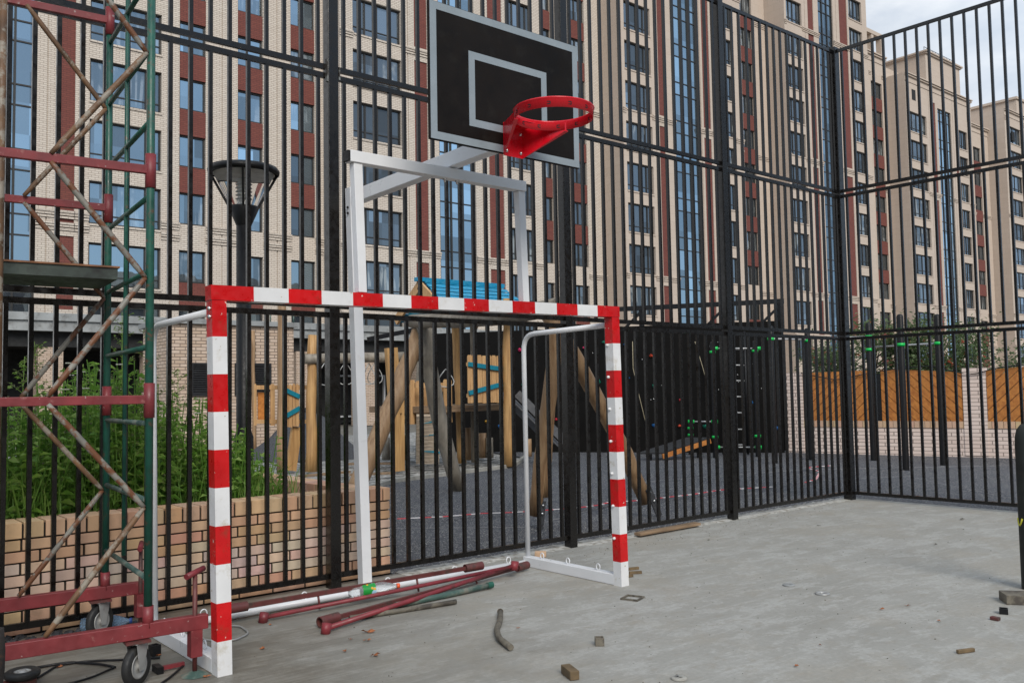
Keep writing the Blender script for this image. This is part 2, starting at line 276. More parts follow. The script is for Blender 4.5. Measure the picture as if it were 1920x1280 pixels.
# ------------------------------------------------------------------ mesh helpers
class MB:
    def __init__(s): s.v = []; s.f = []; s.sm = []; s.mi = []; s.tint = []
    def quad_box(s, P, mi=0, tint=None):
        o = len(s.v); s.v += [tuple(p) for p in P]
        for q in ((0, 3, 2, 1), (4, 5, 6, 7), (0, 1, 5, 4), (1, 2, 6, 5), (2, 3, 7, 6), (3, 0, 4, 7)):
            s.f.append(tuple(o+i for i in q)); s.sm.append(False); s.mi.append(mi); s.tint.append(tint)
        return s
    def box(s, x0, x1, y0, y1, z0, z1, mi=0, tint=None):
        return s.quad_box([(x0, y0, z0), (x1, y0, z0), (x1, y1, z0), (x0, y1, z0), (x0, y0, z1), (x1, y0, z1), (x1, y1, z1), (x0, y1, z1)], mi, tint)
    def bar(s, a, b, w, h, up=(0, 0, 1), mi=0, tint=None):   # square bar from a to b, w sideways, h along up
        a = Vector(a); b = Vector(b); d = (b-a).normalized(); up = Vector(up)
        if abs(d.dot(up)) > .98: up = Vector((0, 1, 0)) if abs(d.y) < .9 else Vector((1, 0, 0))
        r = d.cross(up).normalized(); u = r.cross(d)
        r *= w/2; u *= h/2
        return s.quad_box([a-r-u, a+r-u, b+r-u, b-r-u, a-r+u, a+r+u, b+r+u, b-r+u], mi, tint)
    def tube(s, pts, rad, seg=10, cap=True, mi=0, jitter=0):
        pts = [Vector(p) for p in pts]; n = len(pts)
        rads = rad if hasattr(rad, '__len__') else [rad]*n
        t0 = (pts[1]-pts[0]).normalized(); up = Vector((0, 0, 1)) if abs(t0.z) < .9 else Vector((1, 0, 0))
        r = t0.cross(up).normalized(); o = len(s.v)
        for i, p in enumerate(pts):
            if i == 0: t = t0
            elif i == n-1: t = (pts[-1]-pts[-2]).normalized()
            else: t = ((pts[i+1]-p).normalized()+(p-pts[i-1]).normalized()).normalized()
            r = (r-t*r.dot(t)).normalized(); u = t.cross(r)
            for k in range(seg):
                a = 2*PI*k/seg; rr = rads[i]*(1+random.uniform(-jitter, jitter))
                s.v.append(tuple(p+(r*math.cos(a)+u*math.sin(a))*rr))
        for i in range(n-1):
            for k in range(seg):
                k2 = (k+1) % seg
                s.f.append((o+i*seg+k, o+i*seg+k2, o+(i+1)*seg+k2, o+(i+1)*seg+k)); s.sm.append(True); s.mi.append(mi); s.tint.append(None)
        if cap:
            s.f.append(tuple(o+k for k in reversed(range(seg)))); s.sm.append(False); s.mi.append(mi); s.tint.append(None)
            s.f.append(tuple(o+(n-1)*seg+k for k in range(seg))); s.sm.append(False); s.mi.append(mi); s.tint.append(None)
        return s
    def lathe(s, c, prof, axis=(0, 0, 1), seg=24, mi=0, closed=False):   # prof: (r, h) along axis
        c = Vector(c); ax = Vector(axis).normalized(); up = Vector((0, 0, 1)) if abs(ax.z) < .9 else Vector((1, 0, 0))
        r = ax.cross(up).normalized(); u = ax.cross(r); o = len(s.v); n = len(prof)
        for (rad, h) in prof:
            for k in range(seg):
                a = 2*PI*k/seg; s.v.append(tuple(c+ax*h+(r*math.cos(a)+u*math.sin(a))*rad))
        rng = range(n) if closed else range(n-1)
        for i in rng:
            j = (i+1) % n
            for k in range(seg):
                k2 = (k+1) % seg
                s.f.append((o+i*seg+k, o+i*seg+k2, o+j*seg+k2, o+j*seg+k)); s.sm.append(True); s.mi.append(mi); s.tint.append(None)
        return s
    def poly(s, pts, mi=0, smooth=False):
        o = len(s.v); s.v += [tuple(p) for p in pts]; s.f.append(tuple(range(o, o+len(pts)))); s.sm.append(smooth); s.mi.append(mi); s.tint.append(None); return s
    def prism(s, pts, vec, mi=0):
        vec = Vector(vec); n = len(pts); o = len(s.v)
        s.v += [tuple(p) for p in pts]+[tuple(Vector(p)+vec) for p in pts]
        fs = [tuple(reversed(range(o, o+n))), tuple(range(o+n, o+2*n))]+[(o+i, o+(i+1) % n, o+n+(i+1) % n, o+n+i) for i in range(n)]
        for q in fs: s.f.append(q); s.sm.append(False); s.mi.append(mi); s.tint.append(None)
        return s
    def build(s, name, mats, parent=None, bevel=0, loc=None):
        if not isinstance(mats, (list, tuple)): mats = [mats]
        me = bpy.data.meshes.new(name)
        off = Vector((0, 0, 0))
        if loc is not None: off = Vector(loc)
        elif parent is not None: off = Vector(parent.get('_w', (0, 0, 0)))
        vv = [(v[0]-off.x, v[1]-off.y, v[2]-off.z) for v in s.v]
        me.from_pydata(vv, [], s.f); me.update()
        for p_, sm, mi in zip(me.polygons, s.sm, s.mi): p_.use_smooth = sm; p_.material_index = mi
        for m_ in mats: me.materials.append(m_)
        if any(t is not None for t in s.tint):
            at = me.attributes.new('tint', 'FLOAT_COLOR', 'FACE')
            for i, t in enumerate(s.tint): at.data[i].color = (*(t or (.5, .5, .5)), 1)
        o = bpy.data.objects.new(name, me); COL.objects.link(o)
        if parent is not None: o.parent = parent
        if loc is not None: o.location = loc
        o['_w'] = tuple(off)
        if bevel:
            b = o.modifiers.new('bevel', 'BEVEL'); b.width = bevel; b.segments = 2; b.limit_method = 'ANGLE'; b.angle_limit = math.radians(50)
        return o
def tag(o, label, cat, group=None, kind=None):
    if label: o['label'] = label
    if cat: o['category'] = cat
    if group: o['group'] = group
    if kind: o['kind'] = kind
    return o
def thing(name, loc, label, cat, group=None):
    o = bpy.data.objects.new(name, None); COL.objects.link(o); o.location = loc; o['_w'] = tuple(loc); o.empty_display_size = .2
    return tag(o, label, cat, group)
def structure(o): o['kind'] = 'structure'; return o
def lerp(a, b, t): return a+(b-a)*t
def bend(pts, r=.12, n=6):      # round the inner corners of a polyline
    pts = [Vector(p) for p in pts]; out = [pts[0]]
    for i in range(1, len(pts)-1):
        a = pts[i]+(pts[i-1]-pts[i]).normalized()*r; b = pts[i]+(pts[i+1]-pts[i]).normalized()*r
        for k in range(n+1):
            t = k/n; out.append((1-t)**2*a+2*t*(1-t)*pts[i]+t*t*b)
    out.append(pts[-1]); return out
def wobble(a, b, r0, r1, n=9, amp=.03, sag=(0, 0, 0)):
    a = Vector(a); b = Vector(b); s = Vector(sag); P = []; R = []
    for i in range(n):
        t = i/(n-1); q = a.lerp(b, t)+s*(4*t*(1-t))
        if 0 < i < n-1: q += Vector((random.uniform(-1, 1), random.uniform(-1, 1), random.uniform(-.3, .3)))*amp
        P.append(q); R.append(lerp(r0, r1, t)*random.uniform(.94, 1.06))
    return P, R
exec_parts = []
# ------------------------------------------------------------------ world and sun
W = bpy.data.worlds.new('World'); SC.world = W; W.use_nodes = True
nt = W.node_tree; bg = nt.nodes['Background']
SUN_EL, SUN_AZ = math.radians(38), math.radians(-112)     # azimuth of the sun measured from +X towards +Y
sky = N(nt, 'ShaderNodeTexSky', sky_type='NISHITA'); sky.sun_disc = False
sky.sun_elevation = SUN_EL; sky.sun_rotation = PI/2-SUN_AZ; sky.air_density = 1.2; sky.dust_density = 1.5
tc = N(nt, 'ShaderNodeTexCoord').outputs['Generated']
mp = N(nt, 'ShaderNodeMapping'); mp.inputs['Scale'].default_value = (1, 1, 2.2); mp.inputs['Location'].default_value = (3.1, .4, 0); nt.links.new(tc, mp.inputs['Vector'])
n1 = noise(nt, mp.outputs[0], 2.3, 8, .6); n2 = noise(nt, mp.outputs[0], 6.0, 6, .6)
cl = mix(nt, ramp(nt, n1, [(.38, 0.), (.54, 1.)]), (5.6, 6.0, 6.6), (8.8, 8.8, 8.75))
cl = mix(nt, ramp(nt, n2, [(.42, 0.), (.66, .75)]), cl, (5.2, 5.7, 6.3))
south = N(nt, 'ShaderNodeSeparateXYZ'); nt.links.new(tc, south.inputs[0])
cl = mix(nt, ramp(nt, south.outputs['Y'], [(0., .75), (.5, .0)]), cl, (3.4, 4.9, 6.8))
s = N(nt, 'ShaderNodeSeparateXYZ'); nt.links.new(tc, s.inputs[0])
# cloud deck opens towards the south (behind the viewer)
a1 = N(nt, 'ShaderNodeMath', operation='MULTIPLY_ADD'); nt.links.new(s.outputs['Y'], a1.inputs[0]); a1.inputs[1].default_value = .55; nt.links.new(n1, a1.inputs[2])
cov = ramp(nt, a1.outputs[0], [(.12, .72), (.42, 1.)])
nt.links.new(mix(nt, cov, sky.outputs[0], cl), bg.inputs['Color']); bg.inputs['Strength'].default_value = .088
sl = bpy.data.lights.new('sun', 'SUN'); sl.energy = 2.0; sl.angle = math.radians(30); sl.color = (1, .945, .86)
so = bpy.data.objects.new('sun', sl); COL.objects.link(so)
sd = Vector((math.cos(SUN_EL)*math.cos(SUN_AZ), math.cos(SUN_EL)*math.sin(SUN_AZ), math.sin(SUN_EL)))
so.rotation_euler = sd.to_track_quat('Z', 'Y').to_euler(); so.location = (0, -8, 14)
SC.view_settings.view_transform = 'Standard'; SC.view_settings.look = 'None'; SC.view_settings.exposure = .55; SC.view_settings.gamma = 1
# ------------------------------------------------------------------ ground
FY, FX = 6.182, 10.81                                   # fence lines
def fxr(y): return FX-.0331*(y-FY)
b = MB(); b.poly([(-1500, -1500, -.09), (1500, -1500, -.09), (1500, 1500, -.09), (-1500, 1500, -.09)]); structure(b.build('ground', M['ground']))
b = MB()
b.quad_box([(-14, -12, -.3), (fxr(-12)+.16, -12, -.3), (fxr(6.3)+.16, 6.30, -.3), (-14, 6.30, -.3), (-14, -12, 0), (fxr(-12)+.16, -12, 0), (fxr(6.3)+.16, 6.30, 0), (-14, 6.30, 0)])
structure(b.build('concrete_court', M['court']))
RUB = [(4.02, 6.31), (4.3, 9.2), (6.2, 11.6), (8.2, 13.0), (11.4, 13.75), (13.2, 15.4), (14.5, 19), (24, 19), (40, -14), (fxr(-12)+.17, -14), (fxr(6.3)+.17, 6.31)]
b = MB(); b.poly([(x, y, -.03) for x, y in RUB]); structure(b.build('playground_surface', M['crumb']))
b = MB(); b.poly([(2, 8.8, -.06), (30, 8.8, -.06), (30, 30, -.06), (2, 30, -.06)]); structure(b.build('gravel_bed', M['gravel']))
b = MB()
for (p, q) in zip(RUB[1:6], RUB[2:6]):
    b.bar((p[0], p[1], -.03), (q[0], q[1], -.03), .10, .14)
structure(b.build('kerb', M['kerb'], bevel=.008))
random.seed(5)
b = MB(); n_ = 140; xs_ = [lerp(3.98, FX+.1, k/n_) for k in range(n_+1)]
lo_e = [6.13+random.uniform(-.035, .03) for _ in xs_]; hz = [.004+random.uniform(0, .012) for _ in xs_]
for k in range(n_):
    b.quad_box([(xs_[k], lo_e[k], -.02), (xs_[k+1], lo_e[k+1], -.02), (xs_[k+1], 6.33, -.05), (xs_[k], 6.33, -.05), (xs_[k], lo_e[k]+.01, .003), (xs_[k+1], lo_e[k+1]+.01, .003), (xs_[k+1], 6.32, hz[k+1]), (xs_[k], 6.32, hz[k])])
structure(b.build('concrete_edge', M['edge']))
# ------------------------------------------------------------------ fence
PITCH_B, BAY, PW, BW = .1415, 2.49, .088, .0275
TIERS = [(.07, 2.10), (2.13, 3.975), (4.005, 5.926)]
def post_mb(x, y, w=PW, top=5.96):
    m_ = MB(); m_.box(x-w/2, x+w/2, y-w/2, y+w/2, -.02, top); return m_
def make_fence(root, ends, horizontal_x, n_individual):
    """ends: list of post positions along the run; horizontal_x: run along X at FY else along Y at fxr"""
    P = (lambda t, off=0: Vector((t, FY, 0))) if horizontal_x else (lambda t, off=0: Vector((fxr(t), t, 0)))
    todo = []
    for a_, c_ in zip(ends[:-1], ends[1:]):
        lo, hi = min(a_, c_), max(a_, c_)
        for (z0, z1) in TIERS:
            m_ = MB()
            A = P(lo+PW/2+.004); B = P(hi-PW/2-.004)
            for z in (z0+.02, z1-.02):
                m_.bar(A+Vector((0, 0, z)), B+Vector((0, 0, z)), .03, .04)
            for t in (lo+.113, lo+.113+PITCH_B*16):
                p0 = P(t); m_.box(p0.x-BW/2, p0.x+BW/2, p0.y-BW/2, p0.y+BW/2, z0+.038, z1-.038)
            pan = m_.build('panel', M['fence'], root)
            for k in range(1, 16):
                t = lo+.113+PITCH_B*k
                p0 = P(t); pj = PJ((p0.x, p0.y, (z0+z1)/2)); top = PJ((p0.x, p0.y, z1)); bot = PJ((p0.x, p0.y, z0))
                size = abs(bot[1]-top[1]) if pj[2] > .5 and -30 < pj[0] < 1950 and bot[1] > 0 else 0
                todo.append((size, p0, z0, z1, pan))
    todo.sort(key=lambda q: -q[0])
    for (sz, p0, z0, z1, pan) in todo[:n_individual]:
        m_ = MB(); m_.box(p0.x-BW/2, p0.x+BW/2, p0.y-BW/2, p0.y+BW/2, z0+.04, z1-.04); m_.build('bar', M['fence'], pan)
    m_ = MB()
    for (sz, p0, z0, z1, pan) in todo[n_individual:]:
        m_.box(p0.x-BW/2, p0.x+BW/2, p0.y-BW/2, p0.y+BW/2, z0+.04, z1-.04)
    o = m_.build('bars', M['fence'], root); o['kind'] = 'stuff'
PX0 = 3.345
posts = [PX0-2*BAY, PX0-BAY, PX0, PX0+BAY, PX0+2*BAY, PX0+3*BAY]
fence = thing('metal_fence', (PX0, FY, 0), 'long black steel bar fence running behind the goal and basketball hoop', 'fence')
for x in posts[:-1]: post_mb(x, FY).build('post', M['fence'], fence, bevel=.004)
post_mb(FX, FY, .11).build('corner_post', M['fence'], fence, bevel=.004)
make_fence(fence, posts, True, 100)
for x, z0, z1 in ((PX0-.052, 3.90, 4.08), (PX0+.052, 3.93, 4.03)):
    MB().box(x-.006, x+.006, FY-.048, FY-.016, z0, z1).build('weld_plate', M['fence_blotch'], fence)
fence2 = thing('metal_fence', (fxr(3.69), 3.69, 0), 'shorter black steel bar fence closing the right side of the concrete court', 'fence')
post_mb(fxr(3.69), 3.69).build('post', M['fence'], fence2, bevel=.004)
post_mb(fxr(1.2), 1.2).build('post', M['fence'], fence2, bevel=.004)
make_fence(fence2, [6.172, 3.69, 1.2], False, 100)
# ------------------------------------------------------------------ goal
GX, GY, TX = 1.84, 4.656, -.0165
goal = thing('handball_goal', (GX+1.58, GY+.5, 0), 'handball goal with red and white striped posts and crossbar', 'goal')
def gp(x, y, z): # goal frame with its slight lean and skew
    zz = z*(1+ (-.010+.018*x/3.16)*(1 if z > .3 else 0))
    return Vector((GX+x+TX*z, GY+.006*x+y+.002*z, zz))
def gbox(m_, x0, x1, y0, y1, z0, z1, mi=0):
    m_.quad_box([gp(x, y, z) for z in (z0, z1) for (x, y) in ((x0, y0), (x1, y0), (x1, y1), (x0, y1))], mi)
for x0 in (0, 3.08):
    m_ = MB(); z = [0, .18]+[.18+.2027*k for k in range(1, 9)]+[1.998]
    for k in range(len(z)-1):
        gbox(m_, x0, x0+.08, 0, .08, z[k], z[k+1], 0 if k % 2 == 0 else 1)
    pst = m_.build('goal_post', [M['white'], M['red']], goal)
    m2 = MB()
    for q in range(2):
        pz = 1.955-.045*q
        c = gp(x0-.001 if x0 == 0 else x0+.081, .03, pz); m2.lathe(c, [(0, -.012 if x0 == 0 else .012), (.010, -.010 if x0 == 0 else .010), (.011, 0)], (1, 0, 0), 8)
    m2.build('bolt', M['bolt'], pst)
    m2 = MB()
    for q in range(7):
        c = gp(x0-.004 if x0 == 0 else x0-.004, .055, .35+.24*q); m2.lathe(c, [(.0, -.014), (.010, -.010), (.012, 0), (.010, .010)], (1, 0, 0), 8)
    if x0: m2.build('net_hook', M['white'], pst)
m_ = MB(); xs = [-.003]+[.2275+.2146*k for k in range(0, 13)]+[3.163]
xs = [-.004]+[.235+(3.16-.47)/13*k for k in range(14)]+[3.164]
for k in range(len(xs)-1): gbox(m_, xs[k], xs[k+1], -.002, .082, 2.0, 2.08, 1 if k % 2 == 0 else 0)
m_.build('crossbar', [M['white'], M['red']], goal)
# grounded side beams, rear tube, bent back stays, net eyelets
DL = 1.13
for x0 in (0, 3.08):
    m_ = MB(); gbox(m_, x0, x0+.08, .082, DL, 0.002, .08); sb = m_.build('side_beam', M['white_clean'], goal, bevel=.003)
    for q in (.28, .62, .93):
        e = MB(); c = gp(x0+.04, q, .105)
        e.tube([c+Vector((0, math.cos(t)*.02, math.sin(t)*.024)) for t in [2*PI*k/12 for k in range(13)]], .0045, 6, False); e.build('net_eyelet', M['white_clean'], sb)
    pts = bend([gp(x0+.04, .075, 1.945), gp(x0+.04, DL-.05, 1.93), gp(x0+.04, DL-.02, .07)], .14)
    MB().tube(pts, .021, 12).build('back_stay', M['white_clean'], goal)
rt = MB().tube([gp(.04, DL-.02, .03), gp(3.12, DL-.02, .03)], .024, 12).build('rear_tube', M['white_clean'], goal)
for q in (.1, .17, .33, .55, .75, .93):
    e = MB(); c = gp(.04+3.08*q, DL-.02, .075)
    e.tube([c+Vector((math.cos(t)*.022, 0, math.sin(t)*.026)) for t in [2*PI*k/14 for k in range(15)]], .0045, 6, False); e.build('net_eyelet', M['white_clean'], rt)
# ------------------------------------------------------------------ basketball stand
hoop = thing('basketball_stand', (3.55, 6.09, 0), 'white basketball stand with black backboard and red hoop above the goal', 'basketball hoop')
MXb, MXt, MY = 3.562, 3.47, 6.085
m_ = MB(); m_.quad_box([(MXb-.04, MY-.04, 0), (MXb+.04, MY-.04, 0), (MXb+.04, MY+.04, 0), (MXb-.04, MY+.04, 0), (MXt-.04, MY-.04, 3.07), (MXt+.04, MY-.04, 3.07), (MXt+.04, MY+.04, 3.07), (MXt-.04, MY+.04, 3.07)])
mast = m_.build('mast', M['white_clean'], hoop, bevel=.004)
m_ = MB()
for z in (2.87, 2.915): m_.lathe((MXt-.037, MY-.005, z), [(0, -.012), (.009, -.01), (.01, 0)], (1, 0, 0), 8)
m_.build('bolt', M['black'], mast)
AX0, AX1, AZ = 3.475, 3.405, 2.935
m_ = MB(); m_.bar((AX0, MY-.042, AZ+.052), (AX1, 4.11, AZ+.052), .08, .10); m_.build('arm', M['white_clean'], hoop, bevel=.004)
# portal standing on the goal crossbar that carries the arm
T = 2.93
fx0, fx1 = 2.655, 4.045
m_ = MB(); m_.box(fx0, fx1, 4.665, 4.735, T-.07, T); m_.box(fx0-.018, fx0-.001, 4.668, 4.732, T-.068, T-.002, 1)
m_.build('top_bar', [M['white_clean'], M['black']], hoop, bevel=.003)
for x in (fx0+.026, fx1-.066):
    m_ = MB(); m_.quad_box([(x+.03, 4.675, 2.075), (x+.085, 4.675, 2.075), (x+.085, 4.73, 2.075), (x+.03, 4.73, 2.075), (x, 4.675, T-.072), (x+.06, 4.675, T-.072), (x+.06, 4.73, T-.072), (x, 4.73, T-.072)])
    m_.build('leg', M['white_clean'], hoop, bevel=.003)
m_ = MB()
for x in (3.37, 3.47): m_.lathe((x, 4.70, T-.071), [(.016, 0), (.016, -.006), (.008, -.006), (.008, -.022), (0, -.022)], (0, 0, 1), 8)
m_.build('bolt', M['bolt'], hoop)
BY, bx0, bx1, bz0, bz1 = 4.07, 2.822, 3.985, 2.888, 3.69
m_ = MB(); m_.box(bx0, bx1, BY, BY+.022, bz0, bz1)
bd = m_.build('backboard', M['board'], hoop, bevel=.002)
m_ = MB()
def frame_rect(m_, x0, x1, z0, z1, w, y0, y1):
    m_.box(x0, x1, y0, y1, z1-w, z1); m_.box(x0, x1, y0, y1, z0, z0+w)
    m_.box(x0, x0+w, y0, y1, z0+w, z1-w); m_.box(x1-w, x1, y0, y1, z0+w, z1-w)
frame_rect(m_, bx0+.004, bx1-.004, bz0+.004, bz1-.004, .044, BY-.0025, BY+.001)
ix0, ix1, iz0, iz1 = 3.098, 3.708, 3.01, 3.455
frame_rect(m_, ix0, ix1, iz0, iz1, .044, BY-.0025, BY+.001)
m_.build('marking', M['boardline'], bd)
# rim: rolled band with hook slots and a folded steel bracket
HC = Vector((3.425, 3.70, 3.062)); HR = .226
rim = MB().lathe(HC, [(HR, -.046), (HR+.001, .0), (HR+.006, .004), (HR+.008, .009), (HR+.004, .013), (HR-.004, .012), (HR-.006, .006), (HR-.003, .0), (HR-.003, -.046)], (0, 0, 1), 72, closed=True).build('rim', M['hoop'], hoop)
m_ = MB()
for k in range(12):
    a = 2*PI*(k+.35)/12; ca, sa = math.cos(a), math.sin(a)
    for rr in (HR+.0012, HR-.0042):
        c = HC+Vector((ca*rr, sa*rr, -.022)); t = Vector((-sa, ca, 0))
        for (dx, dz, w, h) in ((0, .007, .018, .005), (0, -.007, .018, .005), (.008, 0, .005, .012)):
            m_.bar(c+t*(dx-w/2)+Vector((0, 0, dz)), c+t*(dx+w/2)+Vector((0, 0, dz)), .0012, h)
m_.build('hook_slot', M['black'], rim)
m_ = MB(); yb = BY-.003; xc = HC.x; zt = HC.z-.046
m_.box(xc-.075, xc+.075, yb-.004, yb, 2.875, 3.075)                                  # wall plate
def tri(pts): m_.prism(pts, (.004, 0, 0))
for sx_ in (-1, 1):
    x = xc+sx_*.073-.002; x2 = xc+sx_*.196; y2 = HC.y+.105
    m_.quad_box([(x, yb-.004, 2.88), (x+.004, yb-.004, 2.88), (x+.004, yb-.004, 3.07), (x, yb-.004, 3.07), (x2, y2, zt-.004), (x2+.004, y2, zt-.004), (x2+.004, y2, zt+.044), (x2, y2, zt+.044)])
    e_ = x+.004 if sx_ > 0 else x; w_ = .012*sx_
    m_.quad_box([(x, yb-.004, 2.876), (x+.004, yb-.004, 2.876), (x+.004, yb-.004, 2.8795), (x, yb-.004, 2.8795), (x2-.012, y2, zt-.010), (x2+.016, y2, zt-.010), (x2+.016, y2, zt-.0045), (x2-.012, y2, zt-.0045)])
m_.quad_box([(xc-.075, yb-.004, 3.052), (xc+.075, yb-.004, 3.052), (xc+.075, yb-.004, 3.058), (xc-.075, yb-.004, 3.058), (xc-.09, HC.y+.217, HC.z-.008), (xc+.09, HC.y+.217, HC.z-.008), (xc+.09, HC.y+.217, HC.z-.002), (xc-.09, HC.y+.217, HC.z-.002)])
br = m_.build('bracket', M['hoop'], hoop)
for (x, z) in ((-.055, 2.905), (.055, 2.905), (-.055, 3.02), (.055, 3.02)): MB().lathe((xc+x, yb-.004, z), [(.011, 0), (.011, -.005), (.006, -.012), (0, -.012)], (0, 1, 0), 8).build('bolt', M['bolt'], br)
# ------------------------------------------------------------------ scaffold tower
ROT = math.radians(-5.0); SA = Vector((1.53, 4.80, 0)); sxv = Vector((math.cos(ROT), math.sin(ROT), 0)); syv = Vector((-math.sin(ROT), math.cos(ROT), 0))
def sp(x, y, z): return SA+sxv*x+syv*y+Vector((0, 0, z))      # x<=0 to the left, y 0..1.12 to the rear
scaf = thing('scaffold_tower', SA, 'green and red rolling scaffold tower with rusty braces and a plank deck', 'scaffold')
LEN, DEP = .98, 1.12
BARZ = [.285, 1.455, 2.665, 3.875]
HTOP = 4.6
for (x, y) in ((0, 0), (0, DEP), (-LEN, 0), (-LEN, DEP)):
    m_ = MB(); m_.tube([sp(x, y, .30), sp(x, y, HTOP)], .021, 14)
    pole = m_.build('pole', M['green'], scaf)
    for z in BARZ: MB().tube([sp(x, y, z-(.0 if z < 1 else .095)), sp(x, y, z+(.11 if z < 1 else .085))], .0275, 14).build('sleeve', M['oxide'], pole)
for y in (0, DEP):
    for z in BARZ:
        if z < 1: continue
        MB().bar(sp(-LEN, y, z), sp(0, y, z), .032, .045).build('ledger', M['oxide'], scaf, bevel=.003)
    MB().bar(sp(-LEN-.22, y-.002, .275), sp(.30 if y == 0 else .24, y-.002, .275), .05, .075).build('base_beam', M['oxide'], scaf, bevel=.004)
xm = -.475
def brace(a, b, mt_):
    P, R = [a, a.lerp(b, .06), a.lerp(b, .10), a.lerp(b, .90), a.lerp(b, .94), b], [.012, .0135, .0155, .0155, .0135, .012]
    MB().tube(P, R, 10).build('brace', mt_, scaf)
for y, mts in ((-.012, ('rustpipe2', 'rustpipe', 'rustpipe', 'rustpipe', 'rustpipe2', 'rustpipe')), (DEP-.03, ('rustpipe', 'rustpipe2', 'rustpipe', 'rustpipe', 'rustpipe2', 'rustpipe2'))):
    zz = [.30, .90, 1.46, 2.09, 2.665, 3.29, 3.875]
    xx = [xm+.0, -.025]
    for k in range(6):
        a = sp(xx[k % 2], y, zz[k]+(.02 if k % 2 == 0 else .0)); c = sp(xx[(k+1) % 2], y, zz[k+1]-(.02 if k % 2 else .0))
        brace(a, c, M[mts[k]])
for x in (0, -LEN):
    for k in range(10):
        z = .53+.4*k
        MB().tube([sp(x, .018, z), sp(x, DEP-.018, z)], .0145, 10).build('rung', M['green_grey'] if k < 3 else M['green'], scaf)
    MB().tube([sp(x, DEP*.53, .57), sp(x, DEP*.53, HTOP)], .0125, 10).build('stile', M['green'], scaf)
# deck resting on the rungs
m_ = MB(); m_.quad_box([*[sp(x, y, z) for z in (2.145, 2.208) for (x, y) in ((-LEN-.05, .56), (-.05, .56), (-.05, DEP-.03), (-LEN-.05, DEP-.03))]])
dk = m_.build('deck', M['deck'], scaf)
m_ = MB(); m_.quad_box([sp(x, y, z) for z in (2.21, 2.22) for (x, y) in ((-LEN-.06, .55), (-.04, .55), (-.04, DEP-.02), (-LEN-.06, DEP-.02))])
m_.build('plywood_sheet', M['plyrust'], dk)
def caster(x, y, steer):
    c = sp(x, y, .102); ax = Vector((math.cos(steer), math.sin(steer), 0)); side = Vector((-ax.y, ax.x, 0))   # ax = axle
    m_ = MB(); m_.lathe(c, [(.062, -.018), (.094, -.020), (.101, -.012), (.102, 0), (.101, .012), (.094, .020), (.062, .018)], ax, 32)
    wl = m_.build('wheel', M['rubber'], scaf)
    m_ = MB()
    for sg in (-1, 1): m_.lathe(c, [(0, sg*.026), (.014, sg*.026), (.016, sg*.016), (.045, sg*.012), (.056, sg*.02), (.063, sg*.02), (.064, sg*.012)], ax, 28)
    m_.build('hub', M['galv'], wl)
    m_ = MB(); top = c+Vector((0, 0, .115))-side*.0
    for sg in (-1, 1):
        o1 = ax*(.031*sg); t_ = ax*.003
        m_.prism([c+o1+side*.018-Vector((0, 0, .02)), c+o1-side*.018-Vector((0, 0, .02)), c+o1-side*.04+Vector((0, 0, .112)), c+o1+side*.05+Vector((0, 0, .112))], t_)
    m_.quad_box([top-ax*.036-side*.045, top+ax*.036-side*.045, top+ax*.036+side*.055, top-ax*.036+side*.055]+[q+Vector((0, 0, .005)) for q in (top-ax*.036-side*.045, top+ax*.036-side*.045, top+ax*.036+side*.055, top-ax*.036+side*.055)])
    m_.build('fork', M['galv'], wl)
    m_ = MB(); z0 = .222
    m_.quad_box([sp(x-.06, y-.055, z0), sp(x+.06, y-.055, z0), sp(x+.06, y+.055, z0), sp(x-.06, y+.055, z0), sp(x-.06, y-.055, z0+.012), sp(x+.06, y-.055, z0+.012), sp(x+.06, y+.055, z0+.012), sp(x-.06, y+.055, z0+.012)])
    m_.build('mount_plate', M['oxide_dark'], wl)
caster(-.055, -.0, math.radians(-52)); caster(-.03, DEP, math.radians(-58)); caster(-LEN+.05, DEP, .3); caster(-LEN-.12, 0, .9)
def jack(x, y, arm):
    m_ = MB(); c = sp(x, y, 0)
    m_.tube([c+Vector((0, 0, .02)), c+Vector((0, 0, .52))], .0125, 10)
    jk = m_.build('screw_jack', M['oxide_dark'], scaf)
    m_ = MB(); a = Vector((math.cos(arm), math.sin(arm), 0)); m_.tube([c-a*.07+Vector((0, 0, .525)), c+a*.07+Vector((0, 0, .545))], .016, 10); m_.build('handle', M['oxide_bright'], jk)
    m_ = MB(); m_.box(c.x-.03, c.x+.03, c.y-.03, c.y+.03, .10, .24); m_.build('jack_socket', M['oxide'], jk)
    m_ = MB(); m_.lathe(c, [(0, .026), (.02, .024), (.058, .010), (.075, .002)], (0, 0, 1), 7); m_.build('foot_plate', M['green_grey'], jk)
jack(.235, -.005, .55); jack(.20, DEP-.03, 1.2)
# ------------------------------------------------------------------ apartment buildings
YF, YR, TOPZ, FH, W0 = 42.5, 44.5, 37.5, 2.93, 8.82      # front and recessed planes; window-top level of floor k is W0+FH*k
KMAX = 9
def win_mesh(name, w, h, lights, transom, deep=.10):
    fr = MB(); t = .07
    fr.box(0, w, 0, deep, 0, t); fr.box(0, w, 0, deep, h-t, h); fr.box(0, t, 0, deep, t, h-t); fr.box(w-t, w, 0, deep, t, h-t)
    for u in lights: fr.box(w*u-t*.45, w*u+t*.45, .01, deep, t, h-t)
    if transom: 
        edges = [0]+list(lights)+[1]
        for a_, c_ in zip(edges[:-1], edges[1:]): fr.box(w*a_+t*(.9 if a_ == 0 else .46), w*c_-t*(.9 if c_ == 1 else .46), .02, deep-.01, h*transom-.025, h*transom+.025)
    fo = fr.build('window', M['frame']); pn = MB(); pn.box(t*.6, w-t*.6, deep*.55, deep*.75, t*.6, h-t*.6)
    return fo.data, pn
_wcache = {}
